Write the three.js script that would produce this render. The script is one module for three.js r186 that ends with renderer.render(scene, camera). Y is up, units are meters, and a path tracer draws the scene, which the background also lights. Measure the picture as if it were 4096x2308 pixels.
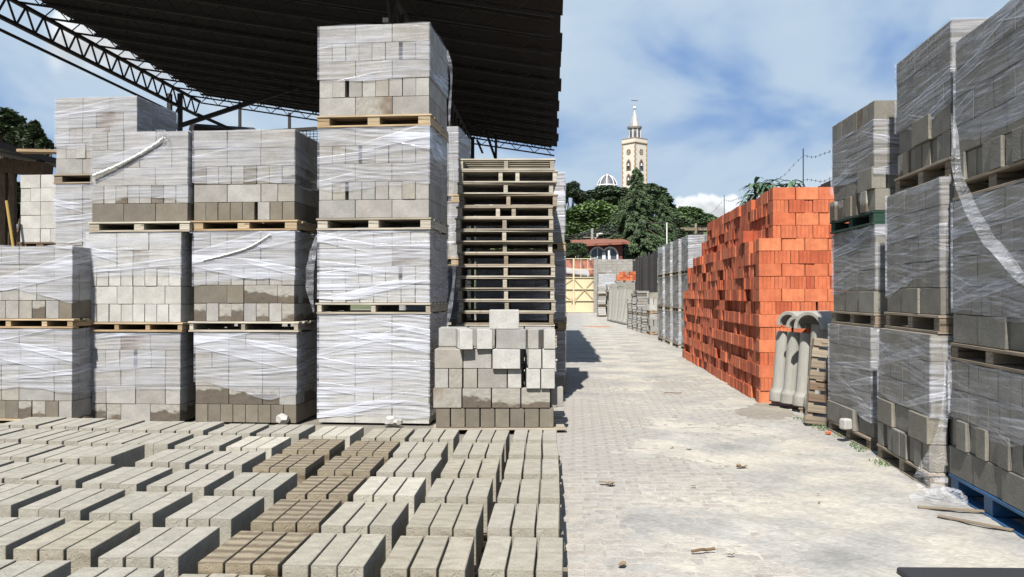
import * as THREE from 'three';
import { mergeGeometries } from 'three/addons/utils/BufferGeometryUtils.js';

// ---------- camera, sky, sun, exposure ----------
const scene = new THREE.Scene();
const F = 2231, CX = 1288, HZ = 740, CH = 1.35;            // focal length, centre, horizon (pixels of a 2576 wide view) and eye height
const camera = new THREE.PerspectiveCamera(36.07, 1024 / 577, 0.1, 2000);
camera.position.set(0, CH, 0);
camera.rotation.set(Math.atan(14 / F), 0, 0);
const SUN_AZ = 12.3 * Math.PI / 180, SUN_COT = 0.84;       // light travels away from the camera, a little to the right
const sun = new THREE.DirectionalLight(new THREE.Color(1, 0.965, 0.915), 5);
{
  const d = new THREE.Vector3(-Math.sin(SUN_AZ) * SUN_COT, 1, Math.cos(SUN_AZ) * SUN_COT).normalize();
  sun.target.position.set(1, 0, -14);
  sun.position.copy(sun.target.position).addScaledVector(d, 80);
  sun.castShadow = true;
  sun.shadow.mapSize.set(4096, 4096);
  const c = sun.shadow.camera; c.left = -30; c.right = 30; c.top = 40; c.bottom = -40; c.near = 1; c.far = 200;
  scene.add(sun, sun.target);
}
const renderer = new THREE.WebGLRenderer({ antialias: true });
renderer.toneMapping = THREE.LinearToneMapping;
renderer.toneMappingExposure = 2.0;
renderer.shadowMap.enabled = true;
renderer.setSize(1024, 577);

// ---------- numbers ----------
function RNG(s) { let a = s >>> 0; return () => { a = (a + 0x6D2B79F5) | 0; let t = Math.imul(a ^ (a >>> 15), 1 | a); t = (t + Math.imul(t ^ (t >>> 7), 61 | t)) ^ t; return ((t ^ (t >>> 14)) >>> 0) / 4294967296; }; }
const R = RNG(20240611);
const rr = (a, b, r = R) => a + (b - a) * r();
const pick = (arr, r = R) => arr[Math.floor(r() * arr.length) % arr.length];
const clamp = (x, a = 0, b = 1) => Math.min(b, Math.max(a, x));
const sstep = (a, b, x) => { const t = clamp((x - a) / (b - a)); return t * t * (3 - 2 * t); };
const lerp = (a, b, t) => a + (b - a) * t;
function hash(x, y, s) { let h = Math.imul(x, 374761393) + Math.imul(y, 668265263) + Math.imul(s, 2147483647 ^ 0x5bd1e995); h = Math.imul(h ^ (h >>> 13), 1274126177); return ((h ^ (h >>> 16)) >>> 0) / 4294967296; }
function vn(x, y, px = 1 << 20, py = 1 << 20, s = 0) {    // smooth value noise, repeating every px, py
  const xi = Math.floor(x), yi = Math.floor(y), fx = x - xi, fy = y - yi;
  const u = fx * fx * (3 - 2 * fx), v = fy * fy * (3 - 2 * fy);
  const x0 = ((xi % px) + px) % px, x1 = (x0 + 1) % px, y0 = ((yi % py) + py) % py, y1 = (y0 + 1) % py;
  return lerp(lerp(hash(x0, y0, s), hash(x1, y0, s), u), lerp(hash(x0, y1, s), hash(x1, y1, s), u), v);
}
function fbm(x, y, p, s, oct = 4) { let a = 0, w = 0.5, t = 0; for (let i = 0; i < oct; i++) { a += w * vn(x, y, p, p, s + i); t += w; x *= 2; y *= 2; p *= 2; w *= 0.5; } return a / t; }
const rad = d => d * Math.PI / 180;
const at = (px, py, z) => new THREE.Vector3((px - CX) * z / F, CH + (HZ - py) * z / F, -z);

// ---------- sky ----------
{
  const W = 4096, H = 2048, SKY = 0.465, data = new Float32Array(W * H * 4);
  const put = (dx, dy, dz) => {                              // colour of the sky in a direction
    const e = Math.max(dy, 0), hz = Math.pow(1 - e, 5);
    let r = lerp(0.12, 0.36, hz), g = lerp(0.28, 0.56, hz), b = lerp(0.66, 0.84, hz);
    const k = 1 / (e + 0.16), x = dx * k * 1.1 + 37, y = dz * k * 1.1 + 91;
    const wx = fbm(x * 0.9, y * 0.9, 1 << 18, 5, 3), wy = fbm(x * 0.9 + 9, y * 0.9, 1 << 18, 15, 3);
    const n = fbm(x * 1.0 + wx * 1.4, y * 0.55 + wy * 1.4, 1 << 18, 25, 6);
    const f = fbm(x * 3.4 + wy * 2.6, y * 1.7 + wx * 1.6, 1 << 18, 45, 6);
    let c = sstep(0.27, 0.57, n * 0.46 + f * 0.54) * 0.95;
    const wh = sstep(0.55, 0.75, n * 0.6 + f * 0.4); r = lerp(r, 0.57 + 0.16 * wh, c); g = lerp(g, 0.71 + 0.12 * wh, c); b = lerp(b, 0.86 + 0.06 * wh, c);
    const az = Math.atan2(dx, -dz), el = Math.asin(clamp(dy, -1, 1));
    // heaped clouds low over the horizon, all the way round
    for (let i = 0; i < CUM.length; i++) {
      const [ca, ce, cw, ch] = CUM[i]; let da = az - ca; da = Math.atan2(Math.sin(da), Math.cos(da));
      const u = da / cw, v = (el - ce) / ch; if (Math.abs(u) > 1.3 || v > 1.4 || v < -1.2) continue;
      const top = 0.62 * Math.sqrt(Math.max(0, 1 - u * u)) + 0.75 * (fbm(u * 2.4 + i * 7, v * 1.6 + 3, 1 << 18, 71, 5) - 0.5);
      const base = -0.55 + 0.3 * (fbm(u * 3 + i, v, 1 << 18, 77, 3) - 0.5);
      const m = sstep(0, 0.09, top - v) * sstep(-0.45, 0.25, v - base) * sstep(1.15, 0.8, Math.abs(u));
      const puff = fbm(u * 3.2 + 11 + i, v * 2.6, 1 << 18, 83, 4), lum = 0.72 + 0.40 * sstep(0.25, 0.7, puff + v * 0.35);
      r = lerp(r, lum * 0.97, m * 0.95); g = lerp(g, lum, m * 0.95); b = lerp(b, lum * 1.02, m * 0.95);
    }
    return [r, g, b];
  };
  const q = RNG(77), CUM = [[0.214, 0.093, 0.042, 0.034], [-0.42, 0.265, 0.062, 0.055], [0.252, 0.072, 0.040, 0.026]];
  for (let a = -2.7; a < 3.1; a += 0.35) if (Math.abs(a - 0.03) > 0.6) CUM.push([a + (q() - 0.5) * 0.2, 0.07 + q() * 0.2, 0.05 + q() * 0.07, 0.03 + q() * 0.04]);
  for (let j = 0; j < H; j++) {
    const el = ((j + 0.5) / H - 0.5) * Math.PI, cy = Math.sin(el), cr = Math.cos(el);
    for (let i = 0; i < W; i++) {
      const t = ((i + 0.5) / W - 0.5) * 2 * Math.PI;
      const o = (j * W + i) * 4; let c;
      if (el < -0.02) c = [0.30, 0.31, 0.30]; else c = put(Math.cos(t) * cr, cy, Math.sin(t) * cr);
      data[o] = c[0] * SKY; data[o + 1] = c[1] * SKY; data[o + 2] = c[2] * SKY; data[o + 3] = 1;
    }
  }
  const sky = new THREE.DataTexture(data, W, H, THREE.RGBAFormat, THREE.FloatType);
  sky.mapping = THREE.EquirectangularReflectionMapping; sky.magFilter = THREE.LinearFilter; sky.minFilter = THREE.LinearFilter; sky.needsUpdate = true;
  scene.background = sky; scene.environment = sky;
  scene.backgroundIntensity = 1; scene.environmentIntensity = 1;
}

// ---------- textures ----------
function tex(W, H, fn, { srgb = true, size = [1, 1] } = {}) {
  const d = new Uint8Array(W * H * 4);
  for (let j = 0; j < H; j++) for (let i = 0; i < W; i++) {
    const c = fn(i / W, j / H, i, j), o = (j * W + i) * 4;
    if (typeof c === 'number') d[o] = d[o + 1] = d[o + 2] = clamp(c) * 255; else { d[o] = clamp(c[0]) * 255; d[o + 1] = clamp(c[1]) * 255; d[o + 2] = clamp(c[2]) * 255; }
    d[o + 3] = 255;
  }
  const t = new THREE.DataTexture(d, W, H, THREE.RGBAFormat);
  t.wrapS = t.wrapT = THREE.RepeatWrapping; t.magFilter = THREE.LinearFilter; t.minFilter = THREE.LinearMipmapLinearFilter; t.generateMipmaps = true;
  if (srgb) t.colorSpace = THREE.SRGBColorSpace;
  t.repeat.set(1 / size[0], 1 / size[1]); t.needsUpdate = true; return t;
}
const pore = (u, v, n, s) => { const h = vn(u * n, v * n, n, n, s); return sstep(0.74, 0.95, h); };
const T = {};
T.conc = tex(512, 512, (u, v) => { const b = fbm(u * 4, v * 4, 4, 1, 5), f = fbm(u * 48, v * 48, 48, 9, 3); const k = 0.80 + 0.20 * b + 0.10 * (f - 0.5) - 0.12 * pore(u, v, 128, 3) * vn(u * 9, v * 9, 9, 9, 4); return [k * 1.0, k * 0.99, k * 0.965]; }, { size: [0.62, 0.62] });
T.concB = tex(512, 512, (u, v) => 0.6 + 0.5 * (fbm(u * 64, v * 64, 64, 9, 3) - 0.5) - 0.5 * pore(u, v, 96, 3), { srgb: false, size: [0.62, 0.62] });
const dampTex = (lvl, seed, kr, kg, kb) => tex(1024, 128, (u, v) => {
  const e = lvl + 0.9 * (fbm(u * 10, v * 1.3, 10, seed, 4) - 0.5) + 0.25 * (fbm(u * 40, v * 6, 40, seed + 5, 3) - 0.5);
  const m = sstep(e + 0.07, e - 0.07, v), n = 0.86 + 0.22 * (fbm(u * 60, v * 10, 60, seed + 9, 3) - 0.3);
  return [n * lerp(1, kr, m), n * lerp(0.99, kg, m), n * lerp(0.965, kb, m)];
}, { size: [2.34, 0.19] });
T.dampA = dampTex(0.55, 101, 0.62, 0.575, 0.52);
T.dampB = dampTex(0.30, 131, 0.66, 0.61, 0.55);
T.rust = tex(512, 256, (u, v) => { const m = sstep(0.5, 0.75, fbm(u * 3, v * 2, 3, 301, 4)), n = 0.84 + 0.2 * fbm(u * 40, v * 20, 40, 305, 3); return [n * lerp(1, 0.72, m), n * lerp(0.99, 0.62, m), n * lerp(0.96, 0.53, m)]; }, { size: [1.1, 0.6] });
const stripeTex = (amt, seed) => tex(256, 512, (u, v) => {      // damp bands across the top of a hollow block, five in its length
  const w = 0.5 + 0.5 * Math.cos((v * 5 + 0.5 + 0.35 * (fbm(u * 4, v * 6, 6, seed, 3) - 0.5)) * Math.PI * 2);
  const patch = sstep(0.38, 0.66, fbm(u * 2, v * 3, 3, seed + 3, 3) + sstep(0.6, 1, amt) * 0.22);
  const m = amt * patch * 0.85 * sstep(0.05, 1.15, w + 0.5 * (fbm(u * 12, v * 24, 24, seed + 7, 3) - 0.5));
  const n = 0.82 + 0.16 * fbm(u * 6, v * 12, 12, seed + 5, 3) + 0.16 * (fbm(u * 50, v * 100, 100, seed + 6, 3) - 0.5) - 0.09 * pore(u, v, 128, seed);
  return [n * lerp(1, 0.66, m), n * lerp(0.975, 0.60, m), n * lerp(0.895, 0.52, m)];
}, { size: [0.33, 0.45] });
T.slab0 = stripeTex(0.12, 401); T.slab1 = stripeTex(0.5, 431); T.slab2 = stripeTex(1.0, 461);
T.wood = tex(512, 256, (u, v) => { const g = fbm(u * 3, v * 26, 26, 501, 4), f = vn(u * 8, v * 90, 8, 90, 507), k = sstep(0.93, 0.99, vn(u * 7, v * 9, 7, 9, 509)); const n = 0.66 + 0.36 * g + 0.16 * (f - 0.5) - 0.35 * k; return [n, n * 0.975, n * 0.94]; }, { size: [1.2, 0.4] });
T.clay = tex(512, 512, (u, v) => { const b = fbm(u * 5, v * 5, 5, 601, 4), f = fbm(u * 70, v * 70, 70, 605, 2), s = vn(u * 60, v * 3, 60, 3, 607); const n = 0.78 + 0.26 * b + 0.10 * (f - 0.5) + 0.06 * (s - 0.5); return [n, n * (0.93 + 0.1 * b), n * (0.9 + 0.14 * b)]; }, { size: [0.5, 0.5] });
T.sand = tex(1024, 1024, (u, v) => { const b = fbm(u * 5, v * 5, 5, 701, 5), f = fbm(u * 120, v * 120, 120, 705, 3), g = fbm(u * 14 + b, v * 14, 14, 709, 4), w = sstep(0.42, 0.68, b); const n = 0.80 + 0.15 * sstep(0.25, 0.75, b) + 0.16 * (f - 0.5) + 0.13 * (g - 0.5); return [n * lerp(0.985, 1.01, w), n * lerp(0.98, 0.99, w), n * lerp(0.97, 0.945, w)]; }, { size: [3.3, 3.3] });
T.sandB = tex(512, 512, (u, v) => fbm(u * 60, v * 60, 60, 711, 4), { srgb: false, size: [1.1, 1.1] });
T.paver = tex(512, 512, (u, v) => { const b = fbm(u * 6, v * 6, 6, 721, 5), f = fbm(u * 80, v * 80, 80, 725, 3), n = 0.68 + 0.34 * b + 0.22 * (f - 0.5); return [n, n * 0.99, n * 0.97]; }, { size: [0.9, 0.9] });
T.plaster = tex(256, 256, (u, v) => { const n = 0.88 + 0.12 * fbm(u * 6, v * 6, 6, 731, 5); return [n, n, n]; }, { size: [4, 4] });
T.steel = tex(256, 256, (u, v) => { const n = 0.7 + 0.4 * fbm(u * 8, v * 8, 8, 741, 5); return [n, n * 0.96, n * 0.93]; }, { size: [1.5, 1.5] });
T.tile = tex(256, 256, (u, v) => { const n = 0.7 + 0.3 * fbm(u * 20, v * 20, 20, 751, 3) - 0.25 * sstep(0.8, 1, Math.abs(Math.sin(u * Math.PI * 16))); return [n, n, n]; }, { size: [4, 4] });

// stretch film: strands and crossing bands, as opacity and as relief
function filmTex(seed, base, nb, streak = 1) {
  const W = 1024, H = 512, q = RNG(seed), bands = [];
  for (let i = 0; i < nb; i++) bands.push({ x: q(), y: q(), m: (q() < 0.4 ? -1 : 1) * (0.05 + 0.5 * q()), w: 0.02 + 0.07 * q() * q(), a: 0.10 + 0.22 * q(), e: 0.12 + 0.35 * q(), l: 0.16 + 0.3 * q() });
  const A = new Float32Array(W * H), B = new Float32Array(W * H);
  for (let j = 0; j < H; j++) for (let i = 0; i < W; i++) {
    const u = i / W, v = j / H;
    const tilt = 0.022 * Math.sin(u * Math.PI * 2 + seed) + 0.012 * Math.sin(u * Math.PI * 4 + seed * 2);
    const s1 = vn(u * 5, (v + tilt) * 70, 5, 70, seed), s2 = vn(u * 12, (v - tilt * 0.7) * 150, 12, 150, seed + 1), s3 = vn(u * 24, (v + tilt * 0.4) * 256, 24, 256, seed + 2);
    const reg = fbm(u * 4, v * 5, 20, seed + 3, 3), cr = fbm(u * 30, v * 34, 64, seed + 6, 3);
    let a = base * (0.5 + 1.0 * reg) + streak * (0.20 + 0.5 * base) * (sstep(0.40, 0.8, s1) - 0.22) + streak * (0.14 + 0.4 * base) * (sstep(0.55, 0.85, s2) - 0.18), b = 0.50 * s1 + 0.4 * s2 + 0.2 * s3 + 0.30 * cr;
    if (s3 > 0.86) a += 0.12 * streak;
    for (const k of bands) {
      let dx = u - k.x; dx -= Math.round(dx); if (Math.abs(dx) > k.l) continue;
      let d = v - k.y - k.m * dx; d -= Math.round(d); const f = sstep(k.l, k.l * 0.6, Math.abs(dx)), wd = k.w * (0.4 + 1.0 * (0.5 + dx / k.l / 2));
      if (Math.abs(d) < wd) { a += k.a * (0.45 + 0.55 * streak) * f * (0.6 + 0.8 * s3); b += 0.4 * f; }
      const e = Math.abs(Math.abs(d) - wd); if (e < 0.006) { a += k.e * f * (1 - e / 0.006); b += 0.5 * f * (1 - e / 0.006); }
    }
    A[j * W + i] = clamp(a, 0.03, 0.93); B[j * W + i] = clamp(b * 0.7);
  }
  return [tex(W, H, (u, v, i, j) => A[j * W + i], { srgb: false, size: [2.6, 1.25] }), tex(W, H, (u, v, i, j) => B[j * W + i], { srgb: false, size: [2.6, 1.25] })];
}

// ---------- materials ----------
const C = (r, g, b) => new THREE.Color().setRGB(r, g, b);
const std = (color, o = {}) => new THREE.MeshStandardMaterial({ color, roughness: 0.9, metalness: 0, ...o });
const M = {};
const cm = (c, map = T.conc) => std(c, { map, bumpMap: T.concB, bumpScale: 0.003, roughness: 0.95 });
M.conc = [C(0.270, 0.260, 0.249), C(0.293, 0.284, 0.274), C(0.247, 0.238, 0.225), C(0.267, 0.252, 0.228), C(0.310, 0.305, 0.295), C(0.258, 0.255, 0.249)].map(c => cm(c));
M.shadeConc = [C(0.193, 0.183, 0.164), C(0.211, 0.202, 0.179), C(0.179, 0.169, 0.150), C(0.202, 0.188, 0.160)].map(c => cm(c));  // same concrete darkened: shade of the right row put into the colour
M.pale = [C(0.400, 0.397, 0.388), C(0.372, 0.366, 0.352)].map(c => cm(c));
M.damp = [C(0.148, 0.129, 0.103), C(0.163, 0.144, 0.116), C(0.134, 0.119, 0.098)].map(c => cm(c));
M.half = [cm(C(0.271, 0.261, 0.242), T.dampA), cm(C(0.282, 0.271, 0.247), T.dampB)];
M.rust = cm(C(0.253, 0.242, 0.222), T.rust);
M.slab = [C(0.295, 0.285, 0.274), C(0.315, 0.305, 0.297), C(0.305, 0.298, 0.297), C(0.282, 0.272, 0.263)].map(c => cm(c, T.slab0));
M.slabGrey = [C(0.285, 0.282, 0.278), C(0.312, 0.307, 0.306)].map(c => cm(c, T.slab0));
M.slabStain = [C(0.290, 0.277, 0.256), C(0.305, 0.290, 0.270)].map(c => cm(c, T.slab1));
M.slabBrown = [C(0.250, 0.219, 0.177), C(0.230, 0.202, 0.164)].map(c => cm(c, T.slab2));
M.slabWhite = [C(0.407, 0.404, 0.403), C(0.382, 0.378, 0.372)].map(c => cm(c, T.slab0));
const wm = (r, g, b) => std(C(r, g, b), { map: T.wood, roughness: 0.85 });
M.pine = [wm(0.357, 0.273, 0.169), wm(0.320, 0.235, 0.141), wm(0.395, 0.320, 0.216)];
M.palewood = [wm(0.385, 0.362, 0.310), wm(0.329, 0.301, 0.249), wm(0.432, 0.414, 0.362), wm(0.273, 0.249, 0.207)];
M.greywood = [wm(0.255, 0.217, 0.165), wm(0.217, 0.180, 0.135), wm(0.285, 0.247, 0.195)];
M.darkwood = [wm(0.120, 0.083, 0.053), wm(0.150, 0.105, 0.068)];
M.blue = [std(C(0.020, 0.110, 0.270), { roughness: 0.55, map: T.steel }), std(C(0.030, 0.140, 0.320), { roughness: 0.55, map: T.steel })];
M.greenwood = [std(C(0.008, 0.036, 0.026), { map: T.wood }), std(C(0.011, 0.045, 0.03), { map: T.wood })];
const clayc = [[0.459, 0.123, 0.048], [0.488, 0.144, 0.062], [0.421, 0.104, 0.040], [0.368, 0.082, 0.030], [0.504, 0.160, 0.067], [0.443, 0.123, 0.051], [0.322, 0.067, 0.026]];
M.clay = clayc.map(c => std(C(...c), { map: T.clay, roughness: 0.92 }));
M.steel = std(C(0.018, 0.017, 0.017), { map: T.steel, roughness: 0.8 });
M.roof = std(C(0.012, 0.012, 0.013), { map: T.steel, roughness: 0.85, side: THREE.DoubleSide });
const filmSets = [filmTex(11, 0.19, 7, 0.55), filmTex(23, 0.22, 9, 0.7), filmTex(37, 0.30, 14, 1), filmTex(53, 0.17, 9, 0.8)];
M.film = filmSets.map(([a, b], i) => new THREE.MeshPhysicalMaterial({ color: C(0.44, 0.45, 0.49), roughness: 0.17, transparent: true, alphaMap: a, bumpMap: b, bumpScale: 0.007, side: THREE.DoubleSide, depthWrite: false }));
M.filmLoose = new THREE.MeshPhysicalMaterial({ color: C(0.576, 0.590, 0.632), roughness: 0.14, transparent: true, opacity: 0.42, alphaMap: filmSets[1][0], bumpMap: filmSets[2][1], bumpScale: 0.008, side: THREE.DoubleSide, depthWrite: false });
M.sand = std(C(0.350, 0.340, 0.318), { map: T.sand, bumpMap: T.sandB, bumpScale: 0.006, roughness: 1 });
M.dirt = std(C(0.213, 0.196, 0.165), { map: T.sand, roughness: 1 });
M.pavers = [[0.370, 0.351, 0.325], [0.382, 0.365, 0.336], [0.352, 0.334, 0.310], [0.362, 0.337, 0.307], [0.393, 0.375, 0.348], [0.342, 0.326, 0.303]].map(c => std(C(...c), { map: T.paver, roughness: 1 }));
M.paverI = std(C(1, 1, 1), { map: T.paver, roughness: 1 });
M.white = std(C(0.571, 0.563, 0.541), { map: T.plaster });
M.cream = std(C(0.554, 0.512, 0.441), { map: T.plaster });
M.quoin = std(C(0.318, 0.216, 0.133), { map: T.plaster });
M.glassDark = std(C(0.05, 0.06, 0.075), { roughness: 0.15 });
M.silver = std(C(0.352, 0.359, 0.366), { roughness: 0.38, metalness: 0.0, map: T.steel });
M.gate = std(C(0.526, 0.446, 0.282), { roughness: 0.6, map: T.plaster });
M.gateDark = std(C(0.320, 0.240, 0.120), { roughness: 0.7 });
M.roofTile = std(C(0.270, 0.095, 0.054), { map: T.tile });
M.redWall = std(C(0.13, 0.035, 0.03), { map: T.plaster });
M.pipe = [std(C(0.296, 0.292, 0.273), { map: T.conc, bumpMap: T.concB, bumpScale: 0.002 }), std(C(0.273, 0.270, 0.249), { map: T.conc, bumpMap: T.concB, bumpScale: 0.002 })];
M.black = std(C(0.018, 0.018, 0.02), { roughness: 0.6 });
M.darkFence = std(C(0.06, 0.057, 0.056), { map: T.steel, roughness: 0.8 });
M.darkFences = [C(0.022, 0.020, 0.020), C(0.035, 0.032, 0.030), C(0.05, 0.046, 0.043)].map(c => std(c, { map: T.steel, roughness: 0.85 }));
M.bark = std(C(0.12, 0.09, 0.065), { map: T.wood });
M.leaf = new THREE.MeshPhysicalMaterial({ color: C(1, 1, 1), vertexColors: true, roughness: 0.8, side: THREE.DoubleSide, transmission: 0.25, thickness: 0 });
M.bigLeaf = [C(0.07, 0.13, 0.06), C(0.05, 0.10, 0.05)].map(c => new THREE.MeshPhysicalMaterial({ color: c, roughness: 0.55, side: THREE.DoubleSide, transmission: 0.2, thickness: 0 }));
M.dry = [std(C(0.16, 0.105, 0.06), { map: T.wood, side: THREE.DoubleSide }), std(C(0.24, 0.17, 0.10), { map: T.wood, side: THREE.DoubleSide })];

// ---------- things ----------
const taken = {};
function numbered(n) { const k = taken[n] = (taken[n] ?? -1) + 1; return k ? `${n}_${String(k).padStart(3, '0')}` : n; }
function thing(name, label, category, pos, turn = 0, group) {
  const o = new THREE.Group(); o.name = numbered(name); o.userData = { label, category }; if (group) o.userData.group = group;
  if (pos) o.position.copy(pos); o.rotation.y = turn; scene.add(o); return o;
}
function shade(m) { m.castShadow = true; m.receiveShadow = true; return m; }
function part(name, geo, mat, parent, x = 0, y = 0, z = 0) { const m = shade(new THREE.Mesh(geo, mat)); m.name = name; m.position.set(x, y, z); parent.add(m); return m; }
function solo(name, geo, mat, label, category, pos, turn = 0, group) {
  const m = shade(new THREE.Mesh(geo, mat)); m.name = numbered(name); m.userData = { label, category }; if (group) m.userData.group = group;
  if (pos) m.position.copy(pos); m.rotation.y = turn; scene.add(m); return m;
}
function setting(name, geo, mat, kind = 'structure', label, category) { const m = shade(new THREE.Mesh(geo, mat)); m.name = numbered(name); m.userData = { kind }; if (label) m.userData.label = label; if (category) m.userData.category = category; scene.add(m); return m; }
const ordinal = n => n + (n % 10 === 1 && n % 100 !== 11 ? 'st' : n % 10 === 2 && n % 100 !== 12 ? 'nd' : n % 10 === 3 && n % 100 !== 13 ? 'rd' : 'th');

// ---------- geometry ----------
function bevelBox(w, h, d, c, uo = 0, vo = 0) {                 // a box with eased edges, uv in metres from its lower edge
  const half = [w / 2, h / 2, d / 2], pos = [], nor = [], uv = [], idx = [], id = {};
  for (let a = 0; a < 3; a++) for (const s of [-1, 1]) {
    const b = (a + 1) % 3, e = (a + 2) % 3;
    for (const sb of [-1, 1]) for (const se of [-1, 1]) {
      const p = [0, 0, 0]; p[a] = s * half[a]; p[b] = sb * (half[b] - c); p[e] = se * (half[e] - c);
      id[`${a}${s}${b}${sb}${e}${se}`] = pos.length / 3; pos.push(...p); const n = [0, 0, 0]; n[a] = s; nor.push(...n);
      if (a === 0) uv.push(p[2] + d / 2 + uo, p[1] + h / 2 + vo); else if (a === 1) uv.push(p[0] + w / 2 + uo, p[2] + d / 2 + vo); else uv.push(p[0] + w / 2 + uo, p[1] + h / 2 + vo);
    }
  }
  const V = (a, s, signs) => { const b = (a + 1) % 3, e = (a + 2) % 3; return id[`${a}${s}${b}${signs[b]}${e}${signs[e]}`]; };
  const tri = (i, j, k) => {
    const P = n => new THREE.Vector3(pos[n * 3], pos[n * 3 + 1], pos[n * 3 + 2]), A = P(i), n = P(j).sub(A).cross(P(k).sub(A)), m = P(i).add(P(j)).add(P(k));
    if (n.dot(m) < 0) idx.push(i, k, j); else idx.push(i, j, k);
  };
  for (let a = 0; a < 3; a++) for (const s of [-1, 1]) {
    const b = (a + 1) % 3, e = (a + 2) % 3, g = (x, y) => { const q = [0, 0, 0]; q[a] = s; q[b] = x; q[e] = y; return V(a, s, q); };
    tri(g(-1, -1), g(1, -1), g(1, 1)); tri(g(-1, -1), g(1, 1), g(-1, 1));
    if (c > 0) for (const sb of [-1, 1]) {                      // edges shared with axis b
      const q = t => { const z = [0, 0, 0]; z[a] = s; z[b] = sb; z[e] = t; return z; };
      const p0 = V(a, s, q(-1)), p1 = V(a, s, q(1)), r0 = V(b, sb, q(-1)), r1 = V(b, sb, q(1));
      tri(p0, p1, r1); tri(p0, r1, r0);
    }
  }
  if (c > 0) for (const x of [-1, 1]) for (const y of [-1, 1]) for (const z of [-1, 1]) { const q = [x, y, z]; tri(V(0, x, q), V(1, y, q), V(2, z, q)); }
  const g = new THREE.BufferGeometry();
  g.setAttribute('position', new THREE.Float32BufferAttribute(pos, 3)); g.setAttribute('normal', new THREE.Float32BufferAttribute(nor, 3)); g.setAttribute('uv', new THREE.Float32BufferAttribute(uv, 2)); g.setIndex(idx); return g;
}
const cache = new Map();
function bb(w, h, d, c = 0.004, k = 0) { const key = [w, h, d, c, k].map(x => x.toFixed(4)).join(); if (!cache.has(key)) cache.set(key, bevelBox(w, h, d, c, k * 0.371, 0)); return cache.get(key); }
const mat4 = (x, y, z, rx = 0, ry = 0, rz = 0) => new THREE.Matrix4().compose(new THREE.Vector3(x, y, z), new THREE.Quaternion().setFromEuler(new THREE.Euler(rx, ry, rz)), new THREE.Vector3(1, 1, 1));
class Join {                                                    // several pieces of one part
  constructor() { this.l = []; }
  add(g, m) { g = g.index ? g.toNonIndexed() : g.clone(); if (m) g.applyMatrix4(m); for (const k of Object.keys(g.attributes)) if (!['position', 'normal', 'uv'].includes(k)) g.deleteAttribute(k); this.l.push(g); return this; }
  box(w, h, d, x, y, z, rx = 0, ry = 0, rz = 0, c = 0) { return this.add(bevelBox(w, h, d, c), mat4(x, y, z, rx, ry, rz)); }
  bar(a, b, r, t = r) {                                         // a straight bar from a to b
    const l = a.distanceTo(b), g = new THREE.BoxGeometry(r, l, t), q = new THREE.Quaternion().setFromUnitVectors(new THREE.Vector3(0, 1, 0), b.clone().sub(a).normalize());
    return this.add(g, new THREE.Matrix4().compose(a.clone().add(b).multiplyScalar(0.5), q, new THREE.Vector3(1, 1, 1)));
  }
  geo() { return mergeGeometries(this.l); }
}
const V3 = (x, y, z) => new THREE.Vector3(x, y, z);
// ---------- the ground, the paved driveway and the dust on it ----------
const DRV = rad(4.1), dv = (u, z, y = 0) => V3(u * Math.cos(DRV) + z * Math.sin(DRV), y, -(z * Math.cos(DRV) - u * Math.sin(DRV)));
{
  const g = new THREE.PlaneGeometry(900, 900, 1, 1); g.rotateX(-Math.PI / 2);
  const uv = g.attributes.uv; for (let i = 0; i < uv.count; i++) uv.setXY(i, uv.getX(i) * 900, uv.getY(i) * 900);
  g.translate(0, -0.022, -300); setting('ground', g, M.dirt);
}
const driveway = new THREE.Group(); driveway.name = 'driveway'; driveway.userData = { kind: 'structure' }; scene.add(driveway);
{
  const pw = 0.2, pd = 0.11, rows = Math.ceil(61 / pd), cols = 18, list = [];
  const q = RNG(5);
  for (let j = 0; j < rows; j++) for (let i = -1; i < cols; i++) {
    const z = 3.6 + (j + 0.5) * pd, u = -0.55 + (i + 0.5 + (j % 2) * 0.5) * pw + (q() - 0.5) * 0.004;
    if (u < -0.52 || u > 3.0) continue;
    const n = fbm(u * 0.7 + 3, z * 0.35, 1 << 18, 901, 3), k = clamp(Math.floor((n - 0.28) / 0.44 * 4 + q() * 2.2), 0, 5);
    list.push({ u, z: z + (q() - 0.5) * 0.003, y: -0.031 + (q() - 0.5) * 0.003, k: [5, 2, 3, 0, 1, 4][k], t: q() });
  }
  const geos = [0, 1, 2, 3, 4].map(k => bevelBox(pw - 0.007, 0.06, pd - 0.007, 0.004, k * 0.23, k * 0.41));
  const inView = p => { const w = dv(p.u, p.z), d = -w.z, x = CX + w.x * F / d; return d > 4.18 && x > 1415 && x < 2600; };
  const near = list.filter(inView).slice(0, 300), set = new Set(near);
  for (const p of near) { const m = part('paver', geos[Math.floor(p.t * 5) % 5], M.pavers[p.k], driveway); m.position.copy(dv(p.u, p.z, p.y)); m.rotation.set((p.t - 0.5) * 0.02, -DRV, (p.t * 7 % 1 - 0.5) * 0.02); }
  const rest = list.filter(p => !set.has(p)), im = new THREE.InstancedMesh(geos[0], M.paverI, rest.length), o = new THREE.Object3D();
  rest.forEach((p, i) => { o.position.copy(dv(p.u, p.z, p.y)); o.rotation.set((p.t - 0.5) * 0.02, -DRV, (p.t * 7 % 1 - 0.5) * 0.02); o.updateMatrix(); im.setMatrixAt(i, o.matrix); im.setColorAt(i, M.pavers[p.k].color); });
  im.name = 'pavers'; im.userData = { kind: 'stuff' }; shade(im); driveway.add(im);
}
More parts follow.
